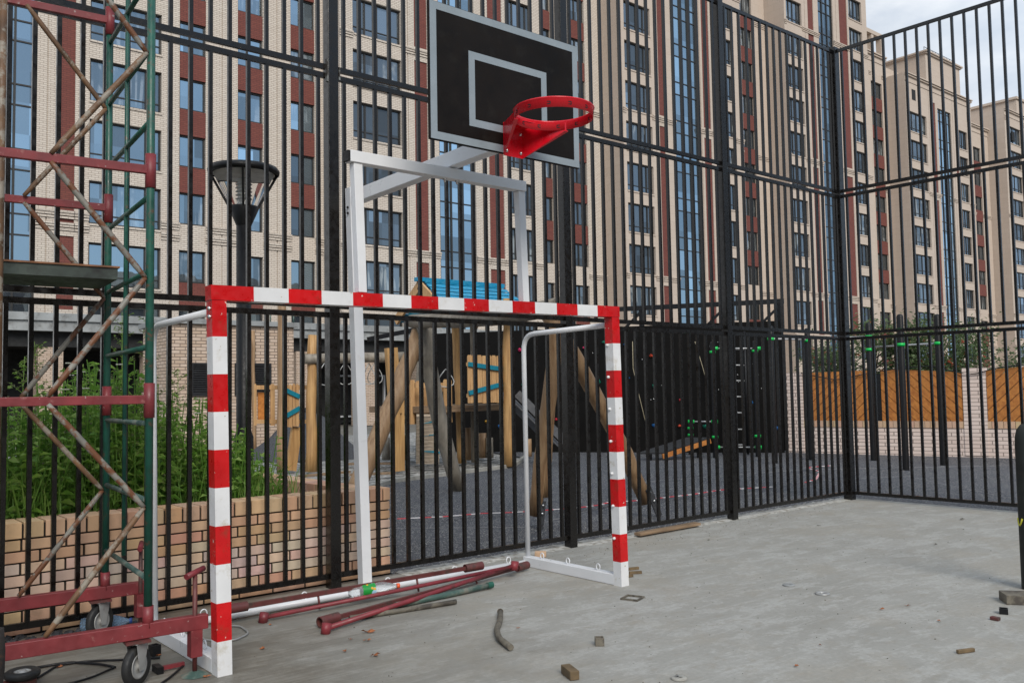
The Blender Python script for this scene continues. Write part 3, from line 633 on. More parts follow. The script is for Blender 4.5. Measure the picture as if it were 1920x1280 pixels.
def window(root, x, y, z, w, h, lights, transom, gl, off):
    key = (round(w, 2), round(h, 2), tuple(lights), transom, gl)
    if key not in _wcache:
        fo = None
        fr = MB(); t = .085; deep = .10
        fr.box(0, w, 0, deep, 0, t); fr.box(0, w, 0, deep, h-t, h); fr.box(0, t, 0, deep, t, h-t); fr.box(w-t, w, 0, deep, t, h-t)
        for u in lights: fr.box(w*u-t*.62, w*u+t*.62, .01, deep-.005, t, h-t)
        if transom:
            edges = [0]+list(lights)+[1]
            for a_, c_ in zip(edges[:-1], edges[1:]):
                fr.box(w*a_+(t if a_ == 0 else t*.63), w*c_-(t if c_ == 1 else t*.63), .02, deep-.01, h*transom-.03, h*transom+.03)
        fo = fr.build('window', M['frame'], None)
        pn = MB(); pn.box(t*.6, w-t*.6, deep*.62, deep*.8, t*.6, h-t*.6); po = pn.build('pane', M[gl], None)
        fo['_w'] = (0, 0, 0)
        _wcache[key] = (fo.data, po.data)
        bpy.data.objects.remove(po); bpy.data.objects.remove(fo)
    fd, pd = _wcache[key]
    f_ = bpy.data.objects.new('window', fd); COL.objects.link(f_); f_.parent = root; f_.location = (x-off[0], y-off[1], z-off[2])
    p_ = bpy.data.objects.new('pane', pd); COL.objects.link(p_); p_.parent = f_
    return f_
def bits(root, specs, off, wins, matpale, x_end_cap=True):
    pass
def block(name, label, specs, yp, depth, roof, z_lo=0., pale='pale', side=None, glassm='glass_b', cap=100, cornices=(5.62, 9.32, 21.1, 32.8), recess=None, group=None, ground='dark'):
    """specs: list of (x0, x1, kind). kinds: p pale strip, r red strip, w wide windows, n red/window column, g glazed strip"""
    xa, xb = specs[0][0], specs[-1][1]
    root = thing(name, ((xa+xb)/2, yp, 0), label, 'building', group); off = tuple(root['_w'])
    wl = MB(); rd = MB(); gl = MB(); gp_ = MB(); todo = []
    core0 = yp+.55
    wl.box(xa, xb, core0, yp+depth, z_lo, roof)
    for (x0, x1, kd) in specs:
        if kd == 'p': wl.box(x0, x1, yp, core0, z_lo, roof)
        elif kd == 'q':                                        # pilaster split by a joint with a downpipe
            xm_ = (x0+x1)/2; wl.box(x0, xm_-.03, yp, core0, z_lo, roof); wl.box(xm_+.03, x1, yp, core0, z_lo, roof); wl.box(xm_-.03, xm_+.03, yp+.06, core0, z_lo, roof)
        elif kd == 'r':
            for za, zb in ((z_lo+5.6, 9.0), (9.6, 20.8), (21.6, roof-2)):
                if zb > za: rd.box(x0, x1, yp+.06, core0, za, zb)
            wl.box(x0, x1, yp+.02, core0, z_lo, z_lo+5.6); wl.box(x0, x1, yp, core0, 9.0, 9.6); wl.box(x0, x1, yp, core0, 20.8, 21.6); wl.box(x0, x1, yp, core0, roof-2, roof)
        elif kd == 'g':
            wl.box(x0, x1, yp, core0, roof-2.4, roof); wl.box(x0, x1, yp, core0, z_lo, z_lo+3.9)
            nv = max(2, round((x1-x0)/.85)); zs = z_lo+3.9; 
            for i in range(nv+1):
                x = lerp(x0+.05, x1-.05, i/nv); gl.box(x-.045, x+.045, yp+.10, yp+.24, zs, roof-2.4)
            z = zs; k = 0
            while z < roof-2.5:
                gl.box(x0, x1, yp+.13, yp+.22, z, z+.07); z += .95 if k % 2 else 2.0; k += 1
            gp_.box(x0, x1, yp+.18, yp+.20, zs, roof-2.4)
        elif kd in 'wnm':
            h = 2.05 if kd == 'w' else 1.62
            b_ = rd if kd in 'nm' else wl; dz = .0
            yb = yp+.05 if kd in 'nm' else yp
            zprev = z_lo+(3.4 if z_lo < 1 else 0)
            if zprev: (rd if kd in 'nm' else wl).box(x0, x1, yb, core0, z_lo, zprev) if False else wl.box(x0, x1, yp, core0, z_lo, zprev)
            k = -1
            while W0+FH*k < roof-1.0:
                zt = W0+FH*k; zb = zt-h
                if zb > zprev+.02:
                    edge = abs(zb-zprev)
                    if kd in 'nm' and not (8.6 < zprev < 9.2): b_.box(x0, x1, yb, core0, zprev, zb)
                    else: wl.box(x0, x1, yp, core0, zprev, zb)
                    if kd == 'w': wl.box(x0-.02, x1+.02, yp-.05, yp-.003, zb-.1, zb)
                    lights = (.27, .52, .79) if kd == 'w' else (.40,) if kd == 'n' else ()
                    if kd == 'n': lights = (.42,)
                    px = PJ(((x0+x1)/2, yp, (zt+zb)/2)); vis = -40 < px[0] < 1960 and -60 < px[1] < 760
                    todo.append((vis, px[2], x0, yp+.16, zb, x1-x0, h, lights, .22 if kd == 'w' else 0))
                    zprev = zt
                k += 1
            wl.box(x0, x1, yp, core0, zprev, roof)
    for z in cornices:
        if z < roof-.5:
            for (x0, x1, kd) in specs:
                if kd in 'pqr' : 
                    for dzz, pr in ((0, .05), (.14, .09), (.26, .13)): wl.box(x0-.01, x1+.01, yp-pr, yp-.004, z+dzz, z+dzz+.10)
    for dzz, pr in ((-.9, .06), (-.3, .16), (-.12, .26)): wl.box(xa-.02, xb+.02, yp-pr, yp-.004, roof+dzz, roof+dzz+(.12))
    wl.build('wall', M[pale], root)
    for k in range(0, len(rd.v), 8):
        q_ = MB(); q_.quad_box(rd.v[k:k+8]); q_.build('red_brick_panel', M['redbrick'], root)
    if gl.f:
        g_ = gl.build('curtain_wall', M['frame'], root); gp_.build('pane', M['glass_a'], g_)
    todo.sort(key=lambda t: (not t[0], t[1]))
    n = 0; stuff = MB(); stuffp = MB()
    for (vis, d, x, y, z, w, h, li, tr) in todo:
        if vis and n < cap: window(root, x, y, z, w, h, li, tr, glassm, off); n += 1
        else:
            t = .07
            stuff.box(x, x+w, y, y+.1, z, z+t); stuff.box(x, x+w, y, y+.1, z+h-t, z+h); stuff.box(x, x+t, y, y+.1, z+t, z+h-t); stuff.box(x+w-t, x+w, y, y+.1, z+t, z+h-t)
            stuffp.box(x+t*.6, x+w-t*.6, y+.05, y+.07, z+t*.6, z+h-t*.6)
    if stuff.f:
        o = stuff.build('windows', M['frame'], root); o['kind'] = 'stuff'; stuffp.build('pane', M[glassm], o)['kind'] = 'stuff'
    return root
s_ = YR/46.
def A(*l): return [(round(a_*s_, 2), round(b_*s_, 2), k) for a_, b_, k in l]
bA = block('apartment_building', 'pale brick apartment block with red stripes and blue glazed bays behind the scaffold and lamp',
  A((-4, -.6, 'p'), (-.6, 1., 'r'), (1., 2.2, 'p'), (2.2, 3.6, 'n'), (3.6, 4.6, 'q'), (4.6, 5.9, 'p'), (5.9, 9.42, 'g'), (9.42, 10.35, 'q'), (10.35, 11.1, 'r'), (11.1, 11.75, 'p'), (11.75, 15.2, 'w'), (15.2, 16.1, 'q'), (16.1, 17.5, 'n'), (17.5, 19.25, 'q'), (19.25, 20.7, 'n'), (20.7, 22.35, 'q'), (22.35, 23.85, 'n'), (23.85, 26.5, 'p')),
  YR, 14, TOPZ, glassm='glass_a', cornices=(9.25, 9.8, 27))
def tower(name, label, x, roof, tail, lab_side, **kw):
    # x: front-plane boundaries of a repeated tower: wide windows, red, glazing, red, windows, end
    sp_ = [(x[0], x[1], 'p'), (x[1], x[2], 'w'), (x[2], x[3], 'q'), (x[3], x[4], 'r'), (x[4], x[5], 'p'), (x[5], x[6], 'g'), (x[6], x[7], 'q'), (x[7], x[8], 'r'), (x[8], x[9], 'p'), (x[9], x[10], 'm' if kw.pop('single', False) else 'w2'), (x[10], x[11], 'p')]
    sp_ = [(a_, b_, 'w' if k == 'w2' else k) for a_, b_, k in sp_]
    return block(name, label, sp_, YF, 16, roof, **kw)
bB = tower('apartment_building', 'cream brick tower section with dark bay windows directly behind the backboard', [23.55, 24.35, 27.5, 28.4, 29.3, 30.1, 32.8, 33.85, 35.0, 35.45, 37.55, 38.4], TOPZ, None, None)
brB = block('building_link', 'recessed cream link with red window columns right of the backboard', [(38.41, 39.6, 'p'), (39.6, 41.0, 'n'), (41.0, 42.9, 'p'), (42.9, 44.3, 'n'), (44.3, 45.99, 'p')], YR, 13.5, TOPZ)
bC = tower('apartment_building', 'tall beige tower section with red stripes and glazed strip behind the middle fence posts', [46., 46.3, 49.1, 49.9, 50.5, 51.7, 54.5, 55.1, 56.0, 57.6, 59.2, 60.2], TOPZ, None, None, pale='beige')
brC = block('building_link', 'narrow recessed beige link with a single red window column left of the fence corner', [(60.21, 62.9, 'p'), (62.9, 64.7, 'n'), (64.7, 66.58, 'p')], YR, 13.5, TOPZ, pale='beige')
bD = tower('apartment_building', 'beige tower section rising above the fence corner with the roof edge against the sky', [66.6, 68.3, 71.0, 72.4, 73.2, 74.2, 77.0, 78.0, 79.4, 79.7, 82.2, 82.6] if False else [66.6, 66.9, 69.3, 70.3, 71.2, 72.0, 74.5, 75.6, 77.0, 77.3, 79.7, 80.6], 44.5, None, None, pale='beige')
brD = block('building_link', 'narrow recessed link with red window column beside the sky right of the fence corner', [(80.61, 84.8, 'p'), (84.8, 87.0, 'n'), (87.0, 87.88, 'p')], YR, 13.5, 35.2, pale='beige')
bE = tower('apartment_building', 'distant beige stepped block with a central glazed strip under a raised parapet', [87.9, 88.3, 92.2, 93.4, 94.3, 94.8, 97.9, 98.8, 99.4, 99.7, 101.8, 103.0], 33.2, None, None, pale='beige')
brE = block('building_link', 'far recessed link with dark red window column between the two last blocks', [(103.01, 108.0, 'p'), (108.0, 110.0, 'n'), (110.0, 112.18, 'p')], YR, 13.5, 32.0, pale='beige')
bF = tower('apartment_building', 'furthest beige block at the right edge of the skyline', [112.2, 112.7, 116.8, 118.0, 119., 120., 123., 124., 125., 125.4, 127.6, 129], 34.2, None, None, pale='beige')
# raised parapets, roof rails and chimneys of the far blocks
def addpart(root, name, mb, mt): return mb.build(name, M[mt], root)
m_ = MB(); m_.box(92.6, 100.6, YF+.01, YF+10, 33.2, 36.2)
for dz, pr in ((36.2, .15), (36.36, .28)): m_.box(92.6-pr, 100.6+pr, YF-pr, YF+10, dz, dz+.16)
m_.box(88.4, 92.6, YF+2.5, YF+11, 33.2, 34.6)
addpart(bE, 'parapet', m_, 'beige')
m_ = MB(); m_.box(116, 128, YF+.01, YF+9, 34.2, 36.0); m_.box(115.8, 128.2, YF-.15, YF+9, 36.0, 36.3); addpart(bF, 'parapet', m_, 'beige')
m_ = MB()
for x in (81.2, 83.4, 85.6, 87.5): m_.box(x-.22, x+.22, YR+.05, YR+.6, 35.2, 37.2)
m_.box(80.7, 87.9, YR+.0, YR+.7, 37.2, 37.6); addpart(brD, 'roof_pergola', m_, 'beige')
m_ = MB()
for x in (101.2, 102.6): m_.box(x-.3, x+.3, YF+2, YF+2.6, 33.2, 34.3)
addpart(bE, 'chimney', m_, 'beige')
m_ = MB()
for i in range(12): m_.tube([(93+i*.66, YF+.3, 36.5), (93+i*.66, YF+.3, 37.1)], .03, 5)
m_.tube([(93, YF+.3, 37.1), (100.3, YF+.3, 37.1)], .03, 5); addpart(bE, 'roof_railing', m_, 'frame')
for r_, specs in ((bE, ((89.2, 90.0), (101.9, 102.6))), (bF, ((114.2, 115.0),)), (brD, ((82.6, 83.4),))):
    for (x0, x1) in specs:
        y_ = YR if r_ is brD else YF
        MB().box(x0, x1, y_-.02, y_+.1, 30.6, 31.7).build('vent_opening', M['dark'], r_)
op = thing('apartment_building', (15, -40, 0), 'lower cream apartment block across the court, only mirrored in the window panes', 'building')
m_ = MB(); m_.box(-35, 70, -52, -40, -.05, 19); m_.build('wall', M['pale'], op)
for x in range(-32, 68, 5):
    m_ = MB()
    m_.box(x, x+2.6, -39.99, -39.9, 2.2, 17.5); m_.build('curtain_wall', M['frame'], op)
# ground-floor canopy with dark openings under the first blocks
cp = thing('canopy', (16, 41, 0), 'grey concrete canopy slab on brick columns along the foot of the apartment block', 'canopy')
m_ = MB(); m_.box(1, 38, 38.2, 42.3, 4.15, 4.75); m_.box(1, 38, 38.1, 38.2-.003, 4.55, 4.85); m_.build('slab', M['stone'], cp)
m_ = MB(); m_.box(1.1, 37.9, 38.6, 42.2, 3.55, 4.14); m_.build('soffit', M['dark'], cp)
for x in (3, 8.5, 12.6, 16.0, 19.4, 22.8, 26.2, 29.6, 33, 36.4):
    m_ = MB(); m_.box(x-.45, x+.45, 38.5, 39.4, -.05, 3.54); m_.build('column', M['pavbrick'], cp)
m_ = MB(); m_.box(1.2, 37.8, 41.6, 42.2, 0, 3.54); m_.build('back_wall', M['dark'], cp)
m_ = MB(); frame_rect(m_, 22.6, 25.6, .3, 2.5, .09, 41.45, 41.59); m_.box(24.0, 24.1, 41.46, 41.58, .39, 2.41); m_.build('door_frame', M['white_clean'], cp)
# ------------------------------------------------------------------ brick pavilion with louvres
pv = thing('brick_pavilion', (9.1, 23.5, 0), 'small pale brick pavilion with black louvre vents behind the goal', 'pavilion')
m_ = MB(); m_.box(7.55, 10.75, 22, 24.2, -.05, 3.28); m_.build('wall', M['pavbrick'], pv)
m_ = MB(); m_.box(7.45, 10.85, 21.9, 24.3, 3.283, 3.40); m_.build('roof_slab', M['stone'], pv)
for (x0, x1) in ((8.0, 9.0), (9.12, 10.1)):
    m_ = MB(); frame_rect(m_, x0, x1, 1.5, 2.32, .05, 21.95, 21.997)
    for k in range(13):
        z = 1.56+.056*k; m_.quad_box([(x0+.05, 21.955, z), (x1-.05, 21.955, z), (x1-.05, 21.99, z+.035), (x0+.05, 21.99, z+.035), (x0+.05, 21.955, z+.008), (x1-.05, 21.955, z+.008), (x1-.05, 21.99, z+.043), (x0+.05, 21.99, z+.043)])
    m_.box(x0+.05, x1-.05, 21.992, 21.997, 1.55, 2.27)
    m_.build('louvre_vent', M['louvre'], pv)
m_ = MB(); m_.tube([(7.5, 22.1, 3.62), (10.8, 22.1, 3.62)], .025, 6)
for k in range(6): m_.tube([(7.5+.66*k, 22.1, 3.4), (7.5+.66*k, 22.1, 3.62)], .02, 6)
m_.build('railing', M['green_grey'], pv)
# ------------------------------------------------------------------ brick planter
PYF = 6.335
pl = thing('brick_planter', (2., PYF, 0), 'low tan brick planter wall holding the weeds behind the fence', 'planter')
TAN = [(.61, .38, .235), (.58, .355, .22), (.64, .405, .26), (.55, .335, .205)]; PINK = [(.66, .49, .40), (.69, .515, .425), (.63, .465, .375)]
def brickrow(m_, x0, x1, y0, y1, z0, z1, L, offs, pal):
    x = x0-offs
    while x < x1:
        a_, c_ = max(x, x0), min(x+L, x1)
        if c_-a_ > .03:
            t = tuple(q*random.uniform(.9, 1.08) for q in random.choice(pal)); d = random.uniform(0, .004)
            m_.box(a_+.007, c_-.007, y0-d, y1, z0, z1, tint=t)
        x += L
m_ = MB(); z = .0; RH = .074
for r_ in range(8):
    pal = TAN if r_ in (0, 1, 6, 7) else PINK if r_ in (2, 3, 4) else TAN+PINK
    brickrow(m_, -2.0, 3.95, PYF, PYF+.11, z+.005, z+RH-.006, .26, (.13 if r_ % 2 else .02)+random.uniform(-.01, .01), pal); z += RH
x = -2.0
while x < 3.9:
    t = tuple(q*random.uniform(.92, 1.1) for q in random.choice(TAN)); m_.box(x+.007, min(x+.125, 3.95)-.006, PYF-.006-random.uniform(0, .004), PYF+.24, z+.006, z+.105, tint=t); x += .125
w1 = m_.build('brickwork', M['pbrick'], pl, bevel=.002)
m_ = MB(); m_.box(-2.0, 3.935, PYF+.012, PYF+.22, -.1, z); m_.box(-2., 3.94, PYF+.006, PYF+.225, z, z+.09); m_.build('mortar', M['mortar'], pl)
m_ = MB()    # return and rear walls
for y in [PYF+.26+.125*k for k in range(18)]:
    t = tuple(q*random.uniform(.9, 1.1) for q in random.choice(TAN)); m_.box(3.72, 3.95, y+.006, y+.119, z-.02, z+.09, tint=t)
for x in [3.72-.125*k for k in range(45)]:
    t = tuple(q*random.uniform(.9, 1.1) for q in random.choice(TAN)); m_.box(x+.006-.0, x+.119, 8.62, 8.84, z-.02, z+.09, tint=t)
m_.build('coping', M['pbrick'], pl, bevel=.004)
m_ = MB(); m_.box(3.74, 3.93, PYF+.25, 8.6, -.1, z-.021); m_.box(-2, 3.93, 8.64, 8.82, -.1, z-.021); m_.build('rear_wall', M['pavbrick'], pl)
# soil, lumpy sheet
m_ = MB(); nx, ny = 60, 24
def soilz(x, y): return .56+.05*math.sin(x*5.1+y*2)+.035*math.sin(x*11+y*7.3)+.03*random.uniform(-1, 1) - (.22 if x > 3.25 else 0)
g = [[(lerp(-2, 3.73, i/nx), lerp(PYF+.21, 8.66, j/ny), 0) for j in range(ny+1)] for i in range(nx+1)]
g = [[(x, y, soilz(x, y)) for (x, y, _) in row] for row in g]
for i in range(nx):
    for j in range(ny): m_.poly([g[i][j], g[i+1][j], g[i+1][j+1], g[i][j+1]], smooth=True)
so_ = m_.build('soil', M['soil']); so_['kind'] = 'structure'
# weeds -------------------------------------------------------------
def leaf(m_, p, d, L, w, mi=0, droop=.3):
    d = Vector(d).normalized(); side = d.cross(Vector((0, 0, 1)))
    if side.length < .05: side = Vector((1, 0, 0))
    side = side.normalized()*w/2; side = side+Vector((0, 0, random.uniform(-.35, .35)*w))
    p = Vector(p); mid = p+d*L*.5+Vector((0, 0, L*.08)); tip = p+d*L-Vector((0, 0, L*droop))
    o = len(m_.v); m_.v += [tuple(p), tuple(mid-side), tuple(mid+side), tuple(tip)]
    m_.f += [(o, o+1, o+3), (o, o+3, o+2)]; m_.sm += [False, False]; m_.mi += [mi, mi]; m_.tint += [None, None]
def blade(m_, p, d, L, w, mi=0):
    d = Vector(d); p = Vector(p); side = Vector((d.y, -d.x, 0)); side = (side.normalized() if side.length > .01 else Vector((1, 0, 0)))*w/2
    q = p+Vector((0, 0, L*.6))+d*L*.25; t = p+Vector((0, 0, L*.9))+d*L*.7
    o = len(m_.v); m_.v += [tuple(p-side), tuple(p+side), tuple(q+side*.8), tuple(q-side*.8), tuple(t)]
    m_.f += [(o, o+1, o+2, o+3), (o+3, o+2, o+4)]; m_.sm += [False]*2; m_.mi += [mi]*2; m_.tint += [None]*2
def rd(a=1.): t = random.uniform(0, 2*PI); return Vector((math.cos(t)*a, math.sin(t)*a, 0))
def topz(x): return 1.62-.10*max(0, x-1.5)*max(0, x-1.5)+.12*math.sin(x*7)+.1*math.sin(x*3.1+1)
m_ = MB()
R_ = random.Random(11); random.seed(11)
for i in range(1500):                                  # leafy stems
    x = random.uniform(-1.2, 3.25); y = random.uniform(PYF+.30, 8.4)
    if x > 2.0 and y < PYF+.55 and random.random() < .6: continue
    if 1.55 < x < 2.75 and y < PYF+.48: continue
    h = (topz(x)-.58)*random.uniform(.45, 1.)*(.75 if x > 2.75 else 1)
    base = Vector((x, y, .57)); lean = rd(.18*random.random()); kind_ = random.random()
    n_ = int(5+h*12)
    top_ = base+Vector((lean.x, lean.y, h))
    m_.bar(base, top_, .006, .006, mi=0)
    for k in range(n_):
        t = (k+.6)/n_; p = base.lerp(top_, t); dd = rd()+Vector((0, 0, random.uniform(-.1, .5)))
        if kind_ < .42: leaf(m_, p, dd, random.uniform(.06, .13)*(1.2-t*.5), random.uniform(.035, .075), random.choice((0, 1, 1) if t > .55 else (0, 0, 1)), .25)
        elif kind_ < .8: leaf(m_, p, dd, random.uniform(.07, .14)*(1.2-.5*t), random.uniform(.010, .018), random.choice((0, 0, 2, 1)), .35)
        else:
            leaf(m_, p, dd, random.uniform(.06, .10), random.uniform(.02, .03), 1, .2)
            if t > .8:
                for q in range(4): leaf(m_, p+rd(.02), rd()+Vector((0, 0, .6)), .03, .012, 3, .0)
for i in range(5200):                                  # grass
    x = random.uniform(-1.2, 3.3); y = random.uniform(PYF+.27, 8.4)
    if 1.5 < x < 2.8 and y < PYF+.50: continue
    blade(m_, (x, y, .55), rd(random.uniform(.3, 1.1)), random.uniform(.25, .62)*(1 if x < 2.4 else .8), random.uniform(.006, .012), random.choice((0, 2, 2, 2)))
for i in range(70):                                    # white umbels
    x = random.uniform(.4, 2.9); y = random.uniform(6.9, 8.2); c = Vector((x, y, topz(x)*random.uniform(.85, 1.02)))
    for k in range(7): p = c+rd(.03*random.random()); m_.box(p.x-.007, p.x+.007, p.y-.007, p.y+.007, p.z, p.z+.008, 4)
o = m_.build('weed_thicket', [M['weed'], M['weed2'], M['grassblade'], M['seed'], M['whiteflower']])
tag(o, 'dense green weeds and tall grass filling the brick planter', 'weeds', kind='stuff')
def feather(x, y, h, label, wide=.22):
    root = thing('feathery_weed', (x, y, .57), label, 'weed', 'tall feathery weeds above the thicket')
    st = MB(); fo = MB(); base = Vector((x, y, .55)); top_ = base+Vector((random.uniform(-.06, .06), 0, h))
    st.tube([base, base.lerp(top_, .5)+Vector((.01, 0, 0)), top_], [.006, .005, .002], 6)
    for k in range(34):
        t = .12+.86*k/34; p = base.lerp(top_, t); d = rd()+Vector((0, 0, .9)); L = wide*(1.15-t)*random.uniform(.7, 1.2)+.03
        e = p+d.normalized()*L; st.tube([p, e], [.002, .001], 4, False)
        for q in range(12): u_ = random.uniform(.2, 1.05); leaf(fo, p.lerp(e, u_), rd()+Vector((0, 0, random.uniform(-.2, .7))), random.uniform(.02, .045), random.uniform(.006, .012), random.choice((0, 1, 1)), .2)
    st.build('stem', M['weed2'], root); fo.build('foliage', [M['weed2'], M['seed']], root)
for (px, py, Y, lab, w_) in ((80, 640, 7.0, 'tall feathery weed standing furthest left above the planter', .22), (228, 585, 7.3, 'tall pale green feathery weed between the far scaffold pole and the fence', .26), (268, 590, 6.9, 'feathery weed rising beside the near green scaffold pole', .24), (30, 668, 7.6, 'thin dark weed at the left edge by the rusty tube', .18), (330, 690, 7.2, 'feathery weed tip between the goal stay and the striped post', .2), (190, 690, 7.8, 'short seeding weed behind the lower scaffold brace', .2)):
    P = PY(px, py, Y); feather(P.x, P.y, P.z-.55, lab, w_)
# ------------------------------------------------------------------ garden lamp
LX, LY = 3.30, 7.75
lamp = thing('garden_lamp', (LX, LY, 0), 'black garden lamp post with cone shaped glass head behind the fence', 'street lamp')
LZ = 3.52
m_ = MB(); m_.lathe((LX, LY, 0), [(.085, .0), (.085, 1.1), (.066, 1.15), (.066, 3.02), (0, 3.02)], seg=20); m_.build('post', M['black'], lamp)
m_ = MB(); m_.lathe((LX, LY, 0), [(.06, 3.0), (.135, LZ-.345), (.13, LZ-.33), (0, LZ-.33)], seg=24); m_.build('lamp_base', M['black'], lamp)
m_ = MB(); m_.lathe((LX, LY, LZ), [(.29, -.035), (.315, -.028), (.32, .0), (.30, .028), (.0, .055)], seg=36); m_.build('lamp_cap', M['black'], lamp)
m_ = MB(); m_.lathe((LX, LY, LZ), [(.275, -.034), (.0, -.030)], seg=36); m_.build('reflector', M['galv'], lamp)
m_ = MB(); m_.lathe((LX, LY, LZ), [(.12, -.33), (.265, -.038)], seg=30); m_.build('lamp_glass', M['lampglass'], lamp)
for k in range(4):
    a = PI/4+.35+k*PI/2; d = Vector((math.cos(a), math.sin(a), 0)); MB().bar(Vector((LX, LY, LZ-.34))+d*.125, Vector((LX, LY, LZ-.02))+d*.30, .018, .022).build('strut', M['black'], lamp)
m_ = MB(); m_.lathe((LX, LY, LZ-.33), [(.06, 0), (.06, .06)]+[q for k in range(6) for q in ((.045, .065+.034*k), (.072, .072+.034*k), (.045, .095+.034*k))]+[(0, .275)], seg=20); m_.build('louvre_stack', M['galv'], lamp)
# ------------------------------------------------------------------ log swing frame just behind the fence
sw = thing('log_swing_frame', (7.0, 8.9, 0), 'rough grey and tan log swing frame right behind the fence', 'swing frame')
RL = G(1002, 985); RR = G(1226, 962); FL = G(862, 916); FB = Vector((6.25, 11.05, 0))
apR = PY(1040, 586, 7.0); apF = PY(794, 602, 11.0)
def log(name, a, b, r0, r1, mt_, root, amp=.02, sag=(0, 0, 0), n=9, seg=12):
    P, R = wobble(a, b, r0, r1, n, amp, sag); return MB().tube(P, R, seg, jitter=.03).build(name, M[mt_], root)
log('beam', apR+Vector((-.0, -.12, .06)), apF+Vector((0, .3, .02)), .105, .10, 'log_grey', sw, .012, (0, 0, -.05))
l_ = log('leg', RL+Vector((0, 0, .12)), apR+Vector((.02, -.02, .0)), .075, .085, 'log_tan', sw, .015, (.02, 0, 0))
l2 = log('leg', RR+Vector((-.13, 0, .16)), apR+Vector((-.05, .06, .02)), .085, .095, 'log_tan', sw, .015, (.05, 0, 0.04))
log('leg', FL, apF+Vector((-.0, 0, .08)), .115, .125, 'log_grey', sw, .02, (-.10, 0, 0), 11)
log('leg', FB, apF+Vector((.0, .12, -.15)), .13, .12, 'log_tan', sw, .02, (.04, 0, .0))
for leg_, a, d in ((l_, RL, Vector((.04, 0, .25))), (l2, RR, Vector((-.2, 0, .30)))):
    m_ = MB(); m_.bar(a+Vector((0, -.09, -.03)), a+d+Vector((0, -.10, .02)), .09, .012, up=(0, 1, 0)); m_.build('steel_foot', M['heap'], leg_)
    m_ = MB()
    for t in (.55, .9): m_.lathe(a+d*t+Vector((0, -.11, 0)), [(.016, 0), (.014, -.008), (0, -.01)], (0, 1, 0), 8)
    m_.build('bolt', M['bolt'], leg_)
log('leg', PY(1020, 930, 7.35), PY(1038, 640, 7.15), .055, .07, 'log_tan', sw, .015)
# ------------------------------------------------------------------ play tower
pt = thing('play_tower', (10.6, 14.6, 0), 'wooden play tower with bright blue slatted roof, plank balcony and climbing ramp', 'play tower')
def plog(px, py, ptx, pty, r0, r1, mt_, root=pt, name='post', Y=None, sag=(0, 0, 0)):
    a = G(px, py); b = PY(ptx, pty, a.y if Y is None else Y); return log(name, a, b, r0, r1, mt_, root, .012, sag, 8, 10)
plog(866, 868, 853, 560, .105, .09, 'log_gold'); plog(954, 874, 951, 560, .10, .085, 'log_gold')
plog(891, 866, 886, 560, .09, .075, 'log_grey'); plog(786, 860, 789, 560, .085, .08, 'log_grey')
Yh = 14.3
r0 = PY(800, 524, Yh-1.2); ridA = PY(796, 527, 14.0); ridB = Vector((ridA.x+1.9, 14.0, ridA.z))
# roof: ridge along X; two slatted slopes
rx0, rx1, ry, rz = ridA.x, ridA.x+2.05, 14.2, ridA.z+.03
m_ = MB()
for sgn in (-1, 1):
    for k in range(9):
        y0 = ry+sgn*(.04+.112*k); z0 = rz-.015-.084*k
        x0, x1 = rx0+.10+.00*k, rx1-.0+.035*k
        m_.bar((x0, y0, z0), (x1, y0, z0), .108, .022, up=(0, sgn*.6, .8))
m_.bar((rx0-.06, ry, rz+.025), (rx1+.03, ry, rz+.025), .13, .075)
rf = m_.build('roof', M['blueroof'], pt)
for x in (rx0+.02, rx1-.05):
    m_ = MB()
    for sgn in (-1, 1): m_.bar((x, ry, rz-.09), (x, ry+sgn*.85, rz-.72), .05, .17, up=(1, 0, 0) if False else (0, 0, 1))
    m_.build('gable_board', M['plank'], rf)
m_ = MB(); m_.prism([(rx0+.10, ry-.55, rz-.62), (rx0+.10, ry+.55, rz-.62), (rx0+.10, ry, rz-.16)], (.03, 0, 0)); m_.build('gable_panel', M['teal'], rf)
# balcony of upright boards with teal slats
def board_panel(root, pxa, pxb, pyt, pyb, Y, n, teal_, name='plank_panel', round_top=True, w=None):
    a = PY(pxa, (pyt+pyb)/2, Y); b = PY(pxb, (pyt+pyb)/2, Y); zt = PY((pxa+pxb)/2, pyt, Y).z; zb = PY((pxa+pxb)/2, pyb, Y).z
    m_ = MB(); wd = (b.x-a.x)/n
    for k in range(n):
        x0 = a.x+wd*k+.006; x1 = a.x+wd*(k+1)-.006; j = random.uniform(-.02, .02); dy = random.uniform(-.004, .004)
        pts = [(x0, Y+dy, zb+j), (x1, Y+dy, zb+j), (x1, Y+dy, zt+j-.04), (x1-.02, Y+dy, zt+j), (x0+.02, Y+dy, zt+j), (x0, Y+dy, zt+j-.04)]
        m_.prism(list(reversed(pts)), (0, .025, 0))
    m_.box(a.x+.01, b.x-.01, Y+.027, Y+.06, zb+.1, zb+.17); m_.box(a.x+.01, b.x-.01, Y+.027, Y+.06, zt-.22, zt-.15)
    pn = m_.build(name, M['plank'], root)
    for (ta, tb) in teal_:
        MB().bar((a.x-.0, Y-.03, lerp(zb, zt, ta)), (b.x+.0, Y-.03, lerp(zb, zt, tb)), .03, .085).build('cleat', M['teal'], pn)
    return pn
board_panel(pt, 877, 940, 665, 754, 13.75, 7, ((.80, .70), (.20, .38)))
board_panel(pt, 760, 790, 714, 795, 14.9, 3, ())
board_panel(pt, 832, 848, 712, 793, 14.4, 2, ()); board_panel(pt, 795, 830, 722, 774, 15.0, 4, ())
for x0, x1 in ((772, 780),): 
    a = PY(x0, 712, 14.6); b = PY(x0, 795, 14.6); MB().bar(a, b, .09, .06).build('frame_post', M['plank'], pt)
a = PY(778, 722, 14.6); b = PY(838, 722, 14.4); MB().bar(a, b, .06, .10).build('rail', M['plank'], pt)
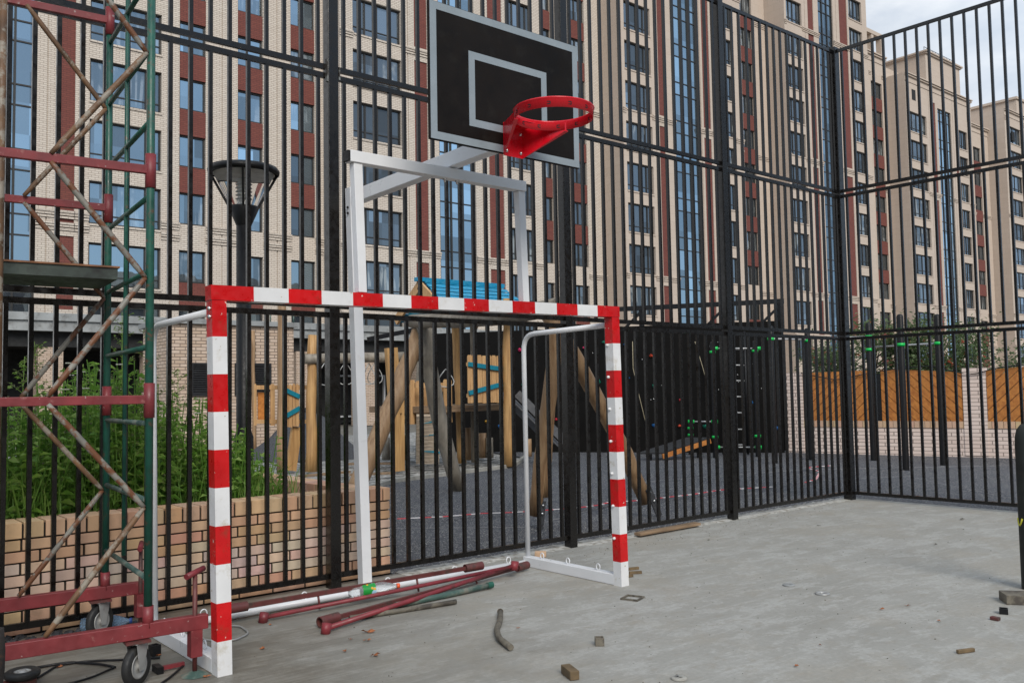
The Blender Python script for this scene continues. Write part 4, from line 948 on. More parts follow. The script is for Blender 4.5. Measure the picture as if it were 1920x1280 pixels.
m_ = MB(); a = PY(772, 762, 14.6); m_.box(a.x, a.x+2.4, 14.25, 16.2, a.z-.12, a.z); m_.build('platform', M['plank_ground'], pt)
# ramp with teal cleats
A1 = PY(781, 775, 14.0); B1 = PY(826, 775, 14.0); A0 = G(780, 866, .12); B0 = G(823, 866, .12)
m_ = MB(); nb = 13
for k in range(nb):
    t0, t1 = k/nb+.004, (k+1)/nb-.012
    p = [A0.lerp(A1, t0), B0.lerp(B1, t0), B0.lerp(B1, t1), A0.lerp(A1, t1)]
    m_.quad_box([q-Vector((0, 0, .04)) for q in p]+p)
rp = m_.build('ramp', M['plank_pale'], pt)
for (t, k0, k1) in ((.78, .25, .95), (.52, .1, .85), (.24, .25, 1.)):
    a = A0.lerp(A1, t); b = B0.lerp(B1, t+.06*(1 if t > .3 else -1)); MB().bar(a.lerp(b, k0)+Vector((0, -.02, .03)), a.lerp(b, k1)+Vector((0, -.02, .03)), .05, .05).build('cleat', M['teal'], rp)
# metal slide running down to the right
s0 = PY(955, 742, 14.2); s1 = PY(1052, 838, 13.4)
m_ = MB()
for dy in (-.25, .25): m_.bar(s0+Vector((0, dy, .05)), s1+Vector((0, dy, .05)), .02, .16)
m_.bar(s0, s1, .48, .015); m_.build('slide', M['steel'], pt)
# bent tube hand rails
def hoopbar(px, py, Y, w, h, root, name='hand_ring'):
    c = PY(px, py, Y); m_ = MB(); m_.tube([c+Vector((math.sin(t)*w, .08*math.sin(2*t), -h*(1-math.cos(t))/2)) for t in [2*PI*k/16 for k in range(17)]], .010, 6, False); return m_.build(name, M['galv'], root)
hoopbar(836, 692, 13.9, .16, .34, pt)
m_ = MB()
for (px, py, h) in ((724, 862, .5), (748, 864, .62), (758, 862, .55), (905, 858, .55), (918, 858, .45), (990, 856, .4), (880, 862, .7)):
    q = G(px, py); st = log('stump', q, q+Vector((0, 0, h)), .09, .085, random.choice(('log_gold', 'log_tan', 'log_grey')), None, .006, n=4); tag(st, None, None)
    st.name = 'log_stump'; st['_k'] = px
STL = {724: 'dark log stump left of the forked plank post', 748: 'tan log stump right behind the forked plank post', 758: 'log stump between the forked post and the ramp', 905: 'golden log stump in shade under the plank balcony', 918: 'shorter pale stump right of the one under the balcony', 990: 'low stump by the foot of the metal slide', 880: 'tall narrow stump beside the grey back post of the tower'}
for o in list(bpy.data.objects):
    if '_k' in o: tag(o, STL[o['_k']], 'stump', 'log stumps in the gravel bed'); del o['_k']
# ------------------------------------------------------------------ hanging trail with log beam, left of the tower
tr = thing('rope_trail', (9.3, 15.9, 0), 'log balance trail with horizontal beam and white hand loops behind the basketball mast', 'play frame')
Yt = 15.8
plog(583, 884, 586, 628, .115, .085, 'log_gold', tr); 
a = PY(571, 673, 15.75); b = PY(800, 668, 15.2); log('beam', a, b, .10, .10, 'log_grey', tr, .01)
# forked plank post
q = G(744, 883); m_ = MB()
m_.bar(q, PY(741, 770, q.y), .16, .09, up=(0, 1, 0)); m_.bar(PY(742, 775, q.y), PY(733, 652, q.y), .24, .10, up=(0, 1, 0)); m_.bar(q+Vector((.13, 0.03, 0)), PY(752, 690, q.y+.03), .09, .08, up=(0, 1, 0)); m_.build('forked_post', M['log_gold'], tr)
for (px, w) in ((609, .13), (648, .16), (703, .15), (692, .12)): hoopbar(px, 681, 15.5, w, .42, tr, 'hand_loop')
# small gate frame with teal zigzag slats
gt = thing('play_gate', (7.7, 16.3, 0), 'small wooden play gate with two teal slats left of the basketball mast', 'play panel')
plog(527, 886, 529, 545, .085, .075, 'log_tan', gt); plog(478, 850, 474, 620, .05, .05, 'log_tan', gt)
q = G(545, 882); MB().bar(q, PY(556, 800, q.y), .20, .09, up=(0, 1, 0)).build('crooked_leg', M['log_gold'], gt)
board_panel(gt, 535, 561, 720, 800, 16.2, 4, ((.86, .70), (.26, .44)))
board_panel(gt, 507, 516, 720, 798, 16.4, 1, ()); board_panel(gt, 476, 482, 720, 798, 16.4, 1, ())
a = PY(478, 726, 16.42); b = PY(580, 726, 16.42); MB().bar(a, b, .05, .08).build('rail', M['plank'], gt)
a = PY(478, 790, 16.42); b = PY(580, 790, 16.42); MB().bar(a, b, .05, .08).build('rail', M['plank'], gt)
m_ = MB(); a = PY(484, 735, 16.5); b = PY(498, 790, 16.5); m_.box(a.x, b.x, 16.5, 16.53, b.z, a.z); m_.build('brown_panel', M['plank_or'], gt)
# heap of dark gravel
m_ = MB(); c = Vector((10.2, 20.2, -.06)); m_.lathe(c, [(1.5, 0), (1.15, .28), (.75, .62), (.4, .95), (.12, 1.15), (0, 1.18)], seg=28)
for i, v_ in enumerate(m_.v): m_.v[i] = (v_[0]+random.uniform(-.05, .05), v_[1]+random.uniform(-.05, .05), max(-.06, v_[2]+random.uniform(-.05, .05)))
tag(m_.build('gravel_heap', M['heap']), 'cone shaped heap of dark gravel behind the play gate', 'gravel heap')
for (pa, pb, lab, w) in (((655, 872), (735, 872), 'rough board lying in the gravel right of the mast foot', .12), ((560, 896), (655, 888), 'long dark board lying across the planter rim', .1), ((655, 893), (742, 890), 'weathered board on the ground behind the planter end', .10)):
    a = G(*pa); b = G(*pb); tag(MB().bar(a+Vector((0, 0, .03)), b+Vector((0, 0, .04)), w, .04).build('loose_board', M['plank_ground']), lab, 'board', 'loose boards around the planter end')
# ------------------------------------------------------------------ climbing wall
cw = thing('climbing_wall', (16, 14.6, 0), 'long black climbing wall with coloured holds under a dark steel truss', 'climbing wall')
CR = Vector((17.9, 11.8, 0)); CL = Vector((12.9, 19.3, 0)); cd = (CR-CL).normalized(); cn = Vector((-cd.y, cd.x, 0))
if cn.dot(-CR) < 0: cn = -cn
def cwp(px, py, off=0.):
    d = ray(px, py); n_ = cn; t = (CR+cn*off).dot(n_)-ORG.dot(n_); return ORG+d*(t/d.dot(n_))
m_ = MB()
npan = 8
for k in range(npan):
    a = CL.lerp(CR, k/npan)+cd*.002; b = CL.lerp(CR, (k+1)/npan)-cd*.002
    for (z0, z1, off) in ((-.03, 1.2, 0), (1.2, 3.0, -.03)):
        o_ = cn*off
        m_.quad_box([a+o_+Vector((0, 0, z0)), b+o_+Vector((0, 0, z0)), b+o_-cn*.08+Vector((0, 0, z0)), a+o_-cn*.08+Vector((0, 0, z0)), a+o_+Vector((0, 0, z1)), b+o_+Vector((0, 0, z1)), b+o_-cn*.08+Vector((0, 0, z1)), a+o_-cn*.08+Vector((0, 0, z1))])
m_.build('panel_wall', M['blackwall'], cw)
m_ = MB(); up_ = Vector((0, 0, 1)); back = -cn*.35
m_.bar(PY(690, 636, 19.), PY(806, 612, 19.), .09, .11)
m_.bar(CL+back+up_*3.42-cd*.2, CR+back+up_*3.48+cd*.1, .09, .11)
for t in (.02, .3, .45, .64, .86, 1.0):
    a = CL.lerp(CR, t)+back; m_.bar(a, a+up_*3.42, .09, .09)
    if t > .1: m_.bar(a+up_*3.38, a-cd*.55+up_*2.85, .06, .06); 
m_.build('truss', M['black'], cw)
HOLD = [(975, 656, 'pink'), (1095, 652, 'pink'), (1098, 679, 'orange'), (1082, 699, 'yellow'), (1132, 642, 'green'), (1172, 646, 'blue'), (1243, 642, 'orange'), (1222, 667, 'orange'), (1262, 705, 'blue'), (1226, 723, 'green'), (1275, 750, 'red'), (1178, 708, 'blue'), (1123, 715, 'green'), (1044, 786, 'red'), (1226, 797, 'blue'), (1274, 798, 'orange'), (1197, 800, 'orange'), (1409, 753, 'blue'), (1458, 802, 'blue'), (1322, 799, 'green'), (982, 721, 'green'), (912, 790, 'yellow'), (937, 799, 'blue'), (918, 671, 'yellow')]
for (px, py, c_) in HOLD:
    p = cwp(px, py, -.02 if py < 795 else 0); m_ = MB(); s_ = random.uniform(.028, .05)
    m_.lathe(p+cn*.0, [(s_, 0), (s_*.9, .02), (s_*.45, .05), (0, .055)], cn, 7)
    for i, v_ in enumerate(m_.v): m_.v[i] = tuple(Vector(v_)+Vector((0, 0, random.uniform(-.02, .02)))+cd*random.uniform(-.02, .02))
    m_.build('hold', M['hold_'+c_], cw)
m_ = MB()
for i in range(70):
    p = cwp(random.uniform(1000, 1470), random.uniform(640, 835), -.017); m_.lathe(p, [(.011, 0), (.009, .004), (0, .005)], cn, 6)
o = m_.build('hold_bolts', M['bolt'], cw); o['kind'] = 'stuff'
for (pts) in (([(1186, 640), (1187, 690), (1198, 740), (1215, 810)]), ([(1303, 640), (1318, 690), (1326, 720)])):
    MB().tube([cwp(x, y, .06) for x, y in pts], .008, 6).build('rope', M['rope'], cw)
# sloping bench board in front of it
bn = thing('sit_up_bench', G(1275, 846), 'sloping black bench board with orange wooden side in front of the climbing wall', 'bench')
a0 = G(1222, 846, .12); a1 = cwp(1330, 812, 1.3)
m_ = MB(); wv = Vector((-.30, .42, 0)); lo_ = G(1242, 851, .1); hi_ = PX(1332, 822, lo_.x+1.15)
m_.quad_box([lo_, hi_, hi_+wv, lo_+wv, lo_+up_*.03, hi_+up_*.03, hi_+wv+up_*.03, lo_+wv+up_*.03]); m_.build('board', M['louvre'], bn)
m_ = MB(); m_.bar(lo_-up_*.05, hi_-up_*.05, .04, .10); m_.build('side_rail', M['plank_or'], bn)
m_ = MB(); m_.bar(hi_+wv*.5-up_*.05, Vector((hi_.x+wv.x*.5, hi_.y+wv.y*.5, -.03)), .06, .06); m_.bar(lo_+wv*.5, Vector((lo_.x+wv.x*.5, lo_.y+wv.y*.5, -.03)), .06, .06); m_.build('leg', M['black'], bn)
# ------------------------------------------------------------------ workout posts
WP = [(1638, 863, 606, 'workout post left of the silver bar seen right of the fence corner'), (1699, 881, 590, 'thickest nearest workout post between the two bar posts'), (1769, 872, 590, 'workout post carrying the right end of the silver bar'), (1522, 862, 616, 'workout post just left of the fence corner post'), (1453, 868, 612, 'workout post between the ladder and the fence corner'), (1342, 858, 642, 'workout post at the left side of the wall ladder'), (1422, 856, 640, 'workout post at the right side of the wall ladder'), (1296, 852, 785, 'short black workout post by the sloping bench')]
wp_pos = []
for i, (px, py, pt_, lab) in enumerate(WP):
    b_ = G(px, py, -.03); top_ = PX(px-8, pt_, b_.x).z if px > 1430 else PY(px, pt_, b_.y).z
    r = thing('workout_post', b_, 'black round '+lab, 'workout post', 'black workout posts with green clamps'); wp_pos.append((b_, top_))
    rad = .057
    m_ = MB(); m_.lathe(b_, [(rad, 0), (rad, top_), (rad*.8, top_+.03), (rad*.35, top_+.045), (0, top_+.047)], seg=18); m_.build('tube', M['black'], r)
    for z in ((top_-.24, top_-.50) if i in (0, 1) else (top_-.5,) if i == 2 else (top_-.18, .45) if i > 4 else (top_-.22,)):
        m_ = MB(); m_.lathe(b_+up_*z, [(rad+.001, -.028), (rad+.011, -.027), (rad+.011, .027), (rad+.001, .028)], seg=18); m_.build('clamp', M['clampgreen'], r)
def bar_between(i, j, z, lab):
    a = wp_pos[i][0]+up_*z; b = wp_pos[j][0]+up_*z
    tag(MB().tube([a, b], .018, 8).build('pull_up_bar', M['cream_paint']), lab, 'bar', 'silver bars of the workout rack')
bar_between(0, 2, wp_pos[2][1]-.5, 'silver pull up bar between the two posts right of the fence corner')
bar_between(3, 0, wp_pos[0][1]-.24, 'silver pull up bar running behind the fence corner')
bar_between(4, 3, wp_pos[3][1]-.2, 'silver pull up bar left of the fence corner at rail height')
ld = thing('wall_ladder', cwp(1372, 850, .5), 'black wall ladder with short white rungs in front of the climbing wall', 'ladder')
for py in (654, 684, 713, 743, 773, 804, 833):
    a = cwp(1354, py, .5); b = cwp(1396, py+.6, .5); MB().tube([a, b], .016, 8).build('rung', M['cream_paint'], ld)
for px in (1352, 1398):
    a = cwp(px, 700, .5); MB().tube([Vector((a.x, a.y, -.03)), Vector((a.x, a.y, 2.75))], .028, 8).build('upright', M['black'], ld)
for (xa_, xb_, py) in ((1296, 1340, 790), (1340, 1420, 653), (1344, 1422, 838)):
    a = cwp(xa_, py, 1.); b = cwp(xb_, py, 1.)
    lab = {790: 'low silver dip bar by the sloping bench', 653: 'upper silver crossbar above the wall ladder', 838: 'lowest silver crossbar under the wall ladder'}[py]
    r = thing('crossbar', a, lab, 'bar', 'silver bars of the workout rack')
    MB().tube([a, b], .016, 8).build('tube', M['cream_paint'], r)
    for q in (a, b): m_ = MB(); m_.tube([q-cd*.07, q+cd*.07], .04, 10); m_.build('clamp', M['clampgreen'], r)
# ------------------------------------------------------------------ garden wall with chevron wood panels
gw = thing('garden_wall', (18.7, 9.5, 0), 'pale brick garden wall with orange diagonal plank panels behind the workout posts', 'wall')
WA = Vector((18.10, 11.62, 0)); wd_ = (Vector((19.25, 7.15, 0))-WA).normalized(); wn = Vector((wd_.y, -wd_.x, 0))
if wn.dot(-WA) < 0: wn = -wn
def ws(px, py=750):          # distance along the wall of a picture column
    d = ray(px, py); t = (WA.dot(wn)-ORG.dot(wn))/d.dot(wn); return ((ORG+d*t)-WA).dot(wd_)
def wpnt(s_, z, o_=0): return WA+wd_*s_+up_*z+wn*o_
def wbox(m_, s0, s1, z0, z1, o0, o1, tint=None):
    m_.quad_box([wpnt(s0, z0, o1), wpnt(s1, z0, o1), wpnt(s1, z0, o0), wpnt(s0, z0, o0), wpnt(s0, z1, o1), wpnt(s1, z1, o1), wpnt(s1, z1, o0), wpnt(s0, z1, o0)], tint=tint)
S = dict(p0=ws(1474), p1=ws(1506), m0=ws(1640), m1=ws(1653), e1=ws(1806), q0=ws(1806), q1=ws(1850))
SE = S['q1']+2*2.3
m_ = MB(); wbox(m_, S['p0']-.02, SE, -.06, .56, -.25, 0); m_.build('base', M['whitebrick'], gw)
m_ = MB(); s_ = S['p0']
while s_ < SE: 
    wbox(m_, s_+.004, s_+.10, .562, .70, -.24, .012, tint=tuple(q*random.uniform(.92, 1.08) for q in (.55, .37, .24))); s_ += .105
m_.build('cap_course', M['pbrick'], gw)
for a_, c_ in ((S['p0'], S['p1']), (S['q0'], S['q1']), (SE-.4, SE)):
    m_ = MB(); wbox(m_, a_, c_, .56, 1.80, -.26, .016); wbox(m_, a_-.0, c_+.0, .0, .56, -.26, .016); m_.build('pillar', M['whitebrick'], gw)
def clip(poly, a, b, c):       # keep a*x+b*y<=c
    out = []
    for i in range(len(poly)):
        p, q = poly[i], poly[(i+1) % len(poly)]; fp, fq = a*p[0]+b*p[1]-c, a*q[0]+b*q[1]-c
        if fp <= 0: out.append(p)
        if fp*fq < 0: t = fp/(fp-fq); out.append((p[0]+(q[0]-p[0])*t, p[1]+(q[1]-p[1])*t))
    return out
def chevron(s0, s1, z0, z1, sgn, arch):
    m_ = MB(); w_, gap = .15, .011; d = math.sqrt(.5)
    k = -30
    while k < 40:
        c0 = k*(w_+gap); k += 1
        sq = [(s0, z0), (s1, z0), (s1, z1), (s0, z1)]
        n_ = (-d*sgn, d); o_ = n_[0]*s0+n_[1]*z0
        pg = clip(clip(sq, n_[0], n_[1], o_+c0+w_), -n_[0], -n_[1], -(o_+c0))
        if len(pg) > 2:
            P = [wpnt(p[0], min(p[1], z1-arch*((p[0]-s0)/(s1-s0)*(1 if sgn < 0 else -1)+(0 if sgn < 0 else 1))**2) , .0) for p in pg]
            m_.prism(P, wn*-.025)
    return m_
pz0, pz1 = .705, 1.80
for (a_, c_, sg, ar, lab) in ((S['p1']+.01, S['m0'], 1, .02, None), (S['m1'], S['e1']-.01, -1, .10, None), (S['q1']+.01, S['q1']+1.05, 1, .06, None), (S['q1']+1.13, S['q1']+2.2, -1, .06, None)):
    m_ = chevron(a_, c_, pz0, pz1, sg, ar); pp_ = m_.build('plank_panel', M['plank_or'], gw)
    m_ = MB(); wbox(m_, a_, c_, .71, 1.66, -.06, -.035); m_.build('gap_shade_sheet', M['dark'], pp_)  # added near-black sheet, stands in for shade in the gaps between planks
for a_, c_ in ((S['m0']+.005, S['m1']-.005), (S['q1']+1.055, S['q1']+1.125)):
    m_ = MB(); wbox(m_, a_, c_, .70, 1.72, -.05, .01); m_.build('steel_post', M['fence'], gw)
cbl = [wpnt(ws(x), z, .05) for x, z in ((1505, 1.78), (1570, 1.60), (1630, 1.74), (1700, 1.84), (1752, 1.86), (1800, 1.70), (1830, 1.66), (1870, 1.78), (1910, 1.82))]+[wpnt(SE, 1.8, .05)]
tag(MB().tube(bend(cbl, .15, 3), .012, 6).build('cable', M['black']), 'black cable sagging along the top of the plank panels', 'cable')
# ------------------------------------------------------------------ trees behind the garden wall
def tree(x, y, h, rx, rz, label, n, seed, berries=True):
    random.seed(seed); root = thing('rowan_tree', (x, y, 0), label, 'tree', 'bushy trees behind the garden wall')
    tk = MB(); tk.tube([(x, y, -.1), (x+.05, y, h*.3), (x, y+.05, h*.55), (x, y, h*.85)], [.07, .06, .045, .015], 8)
    cr = MB(); by = MB(); cl = []
    for i in range(26):
        a = random.uniform(0, 2*PI); rr = rx*math.sqrt(random.random()); zc = h-rz+rz*random.uniform(-.95, .95)*(1-.45*(rr/rx)**2)
        c = Vector((x+rr*math.cos(a), y+rr*math.sin(a), zc)); cl.append(c)
        tk.tube([(x, y, max(.5, zc-rz*.6)), tuple(c)], [.022, .008], 5)
    for i in range(n):
        c = random.choice(cl); s_ = random.uniform(.16, .42); p = c+Vector((random.gauss(0, 1), random.gauss(0, 1), random.gauss(0, .8)))*s_*.75
        d = rd()+up_*random.uniform(-.6, .4); leaf(cr, p, d, random.uniform(.08, .15), random.uniform(.03, .06), 0, .25)
    if berries:
        for i in range(55):
            c = random.choice(cl)+Vector((random.gauss(0, .2), random.gauss(0, .2), random.gauss(0, .2)))
            for q in range(4): u_ = c+Vector((random.uniform(-.04, .04), random.uniform(-.04, .04), random.uniform(-.03, .03))); by.box(u_.x-.012, u_.x+.012, u_.y-.012, u_.y+.012, u_.z-.012, u_.z+.012)
    tk.build('trunk', M['bark'], root); c_ = cr.build('crown', M['rowan'], root)
    if berries: by.build('berries', M['berry'], c_)
for (px, py, X, rx, rz, lab, n, be) in ((1640, 600, 21.5, 1.1, .95, 'rowan tree with red berries left of the thick workout post', 3600, True), (1745, 572, 22.5, 1.15, 1.25, 'tallest rowan tree with red berries behind the right plank panel', 4800, True), (1800, 655, 22.0, .6, .6, 'small rowan bush above the brick pillar', 1000, True), (1905, 652, 22.5, .8, .7, 'dark green bush at the right edge behind the wall', 1900, False), (1560, 640, 22.5, .8, .7, 'small rowan half hidden by the fence corner post', 1800, True)):
    P = PX(px, py, X); tree(P.x, P.y, P.z, rx, rz, lab, n, int(px), be)
# ------------------------------------------------------------------ tubes, litter and offcuts on the concrete
random.seed(21)
def pipe(name, pa, pb, za, zb, r, mt_, label, ends=None, square=False, group='steel tubes lying by the goal', mid=None):
    a = G(*pa, za); b = G(*pb, zb); root = thing(name, ((a.x+b.x)/2, (a.y+b.y)/2, 0), label, 'tube', group)
    d = (b-a).normalized()
    m_ = MB()
    if square: m_.bar(a, b, r*2, r*2)
    else: m_.tube([a, a.lerp(b, .5)+(mid or Vector((0, 0, -.004))), b], r, 12)
    m_.build('tube', M[mt_], root)
    return root, a, b, d
def sleeve_end(root, p, d, L, r, mt_='oxide_dark'):
    a = Vector(p)-d*L*.5; b = Vector(p)+d*L*.5
    m_ = MB(); m_.tube([a, b], r, 16, False); m_.tube([b, a], r*.82, 16, False)
    ax = d; m_.lathe(a, [(r*.82, 0), (r, 0)], d, 16); m_.lathe(b, [(r*.82, 0), (r, 0)], d, 16)
    m_.build('sleeve', M[mt_], root)
def ring_end(root, p, d):
    m_ = MB(); c = Vector(p)-d*.02; ax = Vector((-d.y, d.x, .25)).normalized()
    ax = (Vector((0, 0, 1))+d*.2).normalized()
    m_.lathe(c, [(.030, -.032), (.030, .032), (.024, .032), (.024, -.032)], ax, 18, closed=True); m_.build('ring', M['oxide_bright'], root)
def pegs(root, a, b, ts, mt_='oxide_dark'):
    for t in ts:
        p = a.lerp(b, t); MB().tube([p, Vector((p.x+.01, p.y-.01, .012))], .008, 8).build('peg', M[mt_], root)
r1, a, b, d = pipe('ledger_tube', (452, 1137), (878, 1064), .11, .12, .014, 'oxide_dark', 'dark red ledger lying highest across the rear tube of the goal', square=True); sleeve_end(r1, a-d*.03, d, .14, .032); sleeve_end(r1, b+d*.05, d, .16, .032); pegs(r1, a, b, (.30, .74))
r2, a, b, d = pipe('brace_tube', (500, 1156), (968, 1060), .03, .09, .0145, 'oxide_bright', 'bright red brace tube with a ring end nearest the striped post'); ring_end(r2, a, d); ring_end(r2, b, d)
r3, a, b, d = pipe('ledger_tube', (628, 1158), (972, 1063), .04, .045, .013, 'oxide_dark', 'dark red ledger with open sleeve between the two bright braces', square=True); sleeve_end(r3, a-d*.05, d, .15, .034); sleeve_end(r3, b+d*.05, d, .14, .032); pegs(r3, a, b, (.35, .72))
r4, a, b, d = pipe('brace_tube', (616, 1176), (968, 1058), .03, .075, .0165, 'oxide_bright', 'bright red brace tube with a ring end lying furthest forward'); ring_end(r4, a, d); ring_end(r4, b, d)
r5, a, b, d = pipe('worn_tube', (742, 1134), (920, 1096), .025, .03, .021, 'green_grey', 'grey green pipe with a dark open end beside the red braces'); sleeve_end(r5, b-d*.01, d, .05, .024, 'green')
r6, a, b, d = pipe('worn_tube', (655, 1158), (855, 1127), .02, .02, .017, 'hose', 'thin olive grey pipe lying nearest the open concrete')
# bottles
def bottle(name, a, b, r, mt_, capm, lab, label=True):
    a = Vector(a); b = Vector(b); d = (b-a).normalized(); L = (b-a).length
    root = thing(name, (a+b)/2, lab, 'bottle'); S_ = lambda t, q: (r*q, L*t)
    prof = [S_(0, 0), S_(.0, .6), S_(.02, .9), S_(.06, 1.), S_(.2, .94), S_(.24, 1.), S_(.48, .99), S_(.52, .93), S_(.58, 1.), S_(.68, .96), S_(.82, .6), S_(.92, .30), S_(.95, .28)]
    MB().lathe(a, prof, d, 22).build('body', M[mt_], root)
    MB().lathe(a, [S_(.945, .0), S_(.945, .38), S_(1., .38), S_(1., 0)], d, 16).build('cap', M[capm], root)
    if label: MB().lathe(a, [S_(.235, 1.015), S_(.49, 1.015)], d, 22).build('label', M['label'], root)
c0 = G(655, 1119, .048); c1 = G(746, 1108, .04)
bottle('plastic_bottle', c0+Vector((0, 0, .03)), c1+Vector((0, -.02, .045)), .047, 'pet', 'orange', 'clear plastic bottle with green label and orange cap lying among the tubes')
bottle('plastic_bottle', G(150, 1172, .045), G(248, 1162, .045), .045, 'petblue', 'bluecap', 'crumpled bluish water bottle lying behind the rear caster wheel', False)
# cables
def cable(pts, r, mt_, lab, name='cable'):
    P = [G(x, y, r+.004) for x, y in pts]; tag(MB().tube(bend(P, .06, 4), r, 8).build(name, M[mt_]), lab, 'cable', 'cables on the concrete')
cable([(368, 1186), (385, 1200), (440, 1200), (468, 1186), (450, 1172), (420, 1172)], .006, 'galv', 'grey cable loop curled behind the near striped post')
cable([(60, 1252), (130, 1240), (190, 1244), (216, 1250)], .007, 'black', 'black cable running from the lying wheel to the near caster')
cable([(70, 1270), (110, 1245), (170, 1238), (230, 1236), (300, 1232)], .006, 'black', 'long black cable curving behind the near caster')
cable([(125, 1282), (170, 1270), (215, 1250)], .006, 'black', 'short black cable ending at the near caster')
cable([(300, 1282), (320, 1268), (345, 1246)], .006, 'black', 'black cable passing in front of the jack foot')
# hose piece, planks and offcuts
P = [G(x, y, .022) for x, y in ((938, 1146), (938, 1162), (931, 1180), (936, 1196), (958, 1213))]
hs = thing('hose_piece', P[2], 'curved olive hose piece lying alone on the open concrete', 'hose')
MB().tube(bend(P, .05, 4), .018, 12).build('tube', M['hose'], hs); d = (P[0]-P[1]).normalized(); m_ = MB(); m_.tube([P[0], P[0]+d*.012], [.021, .017], 12); m_.build('frayed_end', M['offcut_wood'], hs)
def plank(name, pa, pb, w, h, mt_, lab, cat='plank', z=0):
    a = G(*pa, z+h/2+.002); b = G(*pb, z+h/2+.002); o = MB().bar(a, b, w, h).build(name, M[mt_], bevel=.003); tag(o, lab, cat); return o
plank('wood_plank', (1195, 1001), (1308, 981), .085, .03, 'plank_ground', 'weathered plank lying along the fence right of the goal', z=.014)
plank('wood_offcut', (1060, 1252), (1078, 1266), .05, .045, 'offcut_wood', 'small squared wood offcut at the bottom centre')
plank('wood_stick', (1795, 1221), (1826, 1217), .02, .02, 'offcut_wood', 'short rusty brown stick at the lower right', 'stick')
plank('brick_piece', (1003, 1038), (1024, 1038), .07, .045, 'capbrick', 'broken brick piece behind the right corner of the goal', 'brick')
for i, (pa, pb, lab) in enumerate((((1178, 1066), (1197, 1064), 'uppermost brown stick right of the far goal post'), ((1180, 1073), (1203, 1072), 'longest brown stick right of the far goal post'), ((1178, 1079), (1186, 1078), 'lowest short brown stick right of the far goal post'))):
    a = G(*pa, .012); b = G(*pb, .012); tag(MB().bar(a, b, .022, .02).build('wood_stick', M['offcut_wood']), lab, 'stick', 'sticks beside the far goal post')
# square steel rings and tube offcuts
def square_ring(p, s_, h, w, mt_, lab, rot=.6, name='square_ring'):
    c = G(*p); m_ = MB(); e = s_/2-w/2; cr_, sr = math.cos(rot), math.sin(rot)
    T_ = lambda x, y: Vector((c.x+x*cr_-y*sr, c.y+x*sr+y*cr_, 0))
    for (x0, y0, x1, y1) in ((-s_/2, -e, s_/2, -e), (-s_/2, e, s_/2, e), (-e, -e+w/2, -e, e-w/2), (e, -e+w/2, e, e-w/2)):
        m_.bar(T_(x0, y0)+Vector((0, 0, h/2+.001)), T_(x1, y1)+Vector((0, 0, h/2+.001)), w, h)
    tag(m_.build(name, M[mt_]), lab, 'steel offcut')
square_ring((1186, 1122), .13, .012, .010, 'hose', 'flat rusty square ring lying in front of the far goal post', .35)
square_ring((1124, 1209), .05, .045, .006, 'oxide_dark' if False else 'hose', 'rusty square tube offcut standing on the open concrete', .9, 'tube_offcut')
square_ring((1882, 1150), .05, .035, .006, 'black', 'black square tube offcut by the wooden base at the right edge', .4, 'tube_offcut')
square_ring((290, 1228), .05, .06, .006, 'black', 'black square tube offcut beside the near caster', .2, 'tube_offcut')
o = plank('metal_offcut', (1858, 1157), (1874, 1160), .035, .02, 'oxide_dark', 'small brown metal offcut at the right edge', 'steel offcut')
def disc(p, r, lab, mt_, name='steel_washer', hole=True):
    c = G(*p, .002); prof = [(r*.32 if hole else 0, 0), (r*.32 if hole else 0, .010), (r*.9, .010), (r, .006), (r, 0)]
    tag(MB().lathe(c, prof, seg=22).build(name, M[mt_]), lab, 'disc')
disc((1479, 1097), .045, 'pale cutting disc lying left of its darker twin', 'stone'); disc((1542, 1113), .05, 'dark grey cutting disc on the open concrete', 'galv'); disc((1273, 1272), .04, 'flat whitish disc at the bottom edge', 'kerb', 'paint_blot', False)
# hammer by the near caster
hm = thing('hammer', G(318, 1252), 'hammer with red and white handle beside the near caster', 'hammer')
a = G(296, 1253, .02); b = G(345, 1243, .02); m_ = MB(); m_.bar(a, b, .022, .02); m_.build('handle', M['oxide_bright'], hm); d = (b-a).normalized(); n_ = Vector((-d.y, d.x, 0)); m_ = MB(); m_.bar(a-n_*.045, a+n_*.045, .034, .034); m_.build('head', M['black'], hm)
# dry leaves and slivers
LV = [(691, 1185, .035, 'curled dry leaf nearest the red brace end'), (657, 1198, .014, 'tiny dry leaf left of the larger pair'), (688, 1199, .022, 'dry leaf under the ring of the front brace'), (649, 1220, .016, 'small dry leaf left on the damp concrete'), (700, 1227, .028, 'brown dry leaf furthest down in the middle'), (509, 1170, .014, 'orange leaf scrap under the first red brace'), (490, 1216, .02, 'pale leaf scrap on the damp concrete'), (970, 1177, .014, 'orange leaf scrap by the hose piece'), (297, 1228, .016, 'yellow leaf scrap by the near caster'), (112, 1250, .016, 'orange leaf scrap between the black cables'), (386, 1268, .018, 'leaf scrap by the foot of the near post'), (1490, 1247, .016, 'thin orange sliver at the lower right'), (1763, 1163, .016, 'orange sliver left of the black offcut'), (1540, 1208, .012, 'yellow scrap right of the middle'), (1650, 1141, .018, 'thin straw on the right concrete'), (1700, 1134, .018, 'bent straw on the right concrete'), (1330, 1012, .02, 'dark scrap of debris near the plank'), (1805, 992, .014, 'small black scrap near the right fence'), (1800, 973, .03, 'dark smear of debris near the right fence'), (1535, 985, .018, 'dark splinter near the fence corner'), (1752, 1020, .02, 'brown straw on the right'), (1140, 1028, .015, 'dark crumb behind the far goal post')]
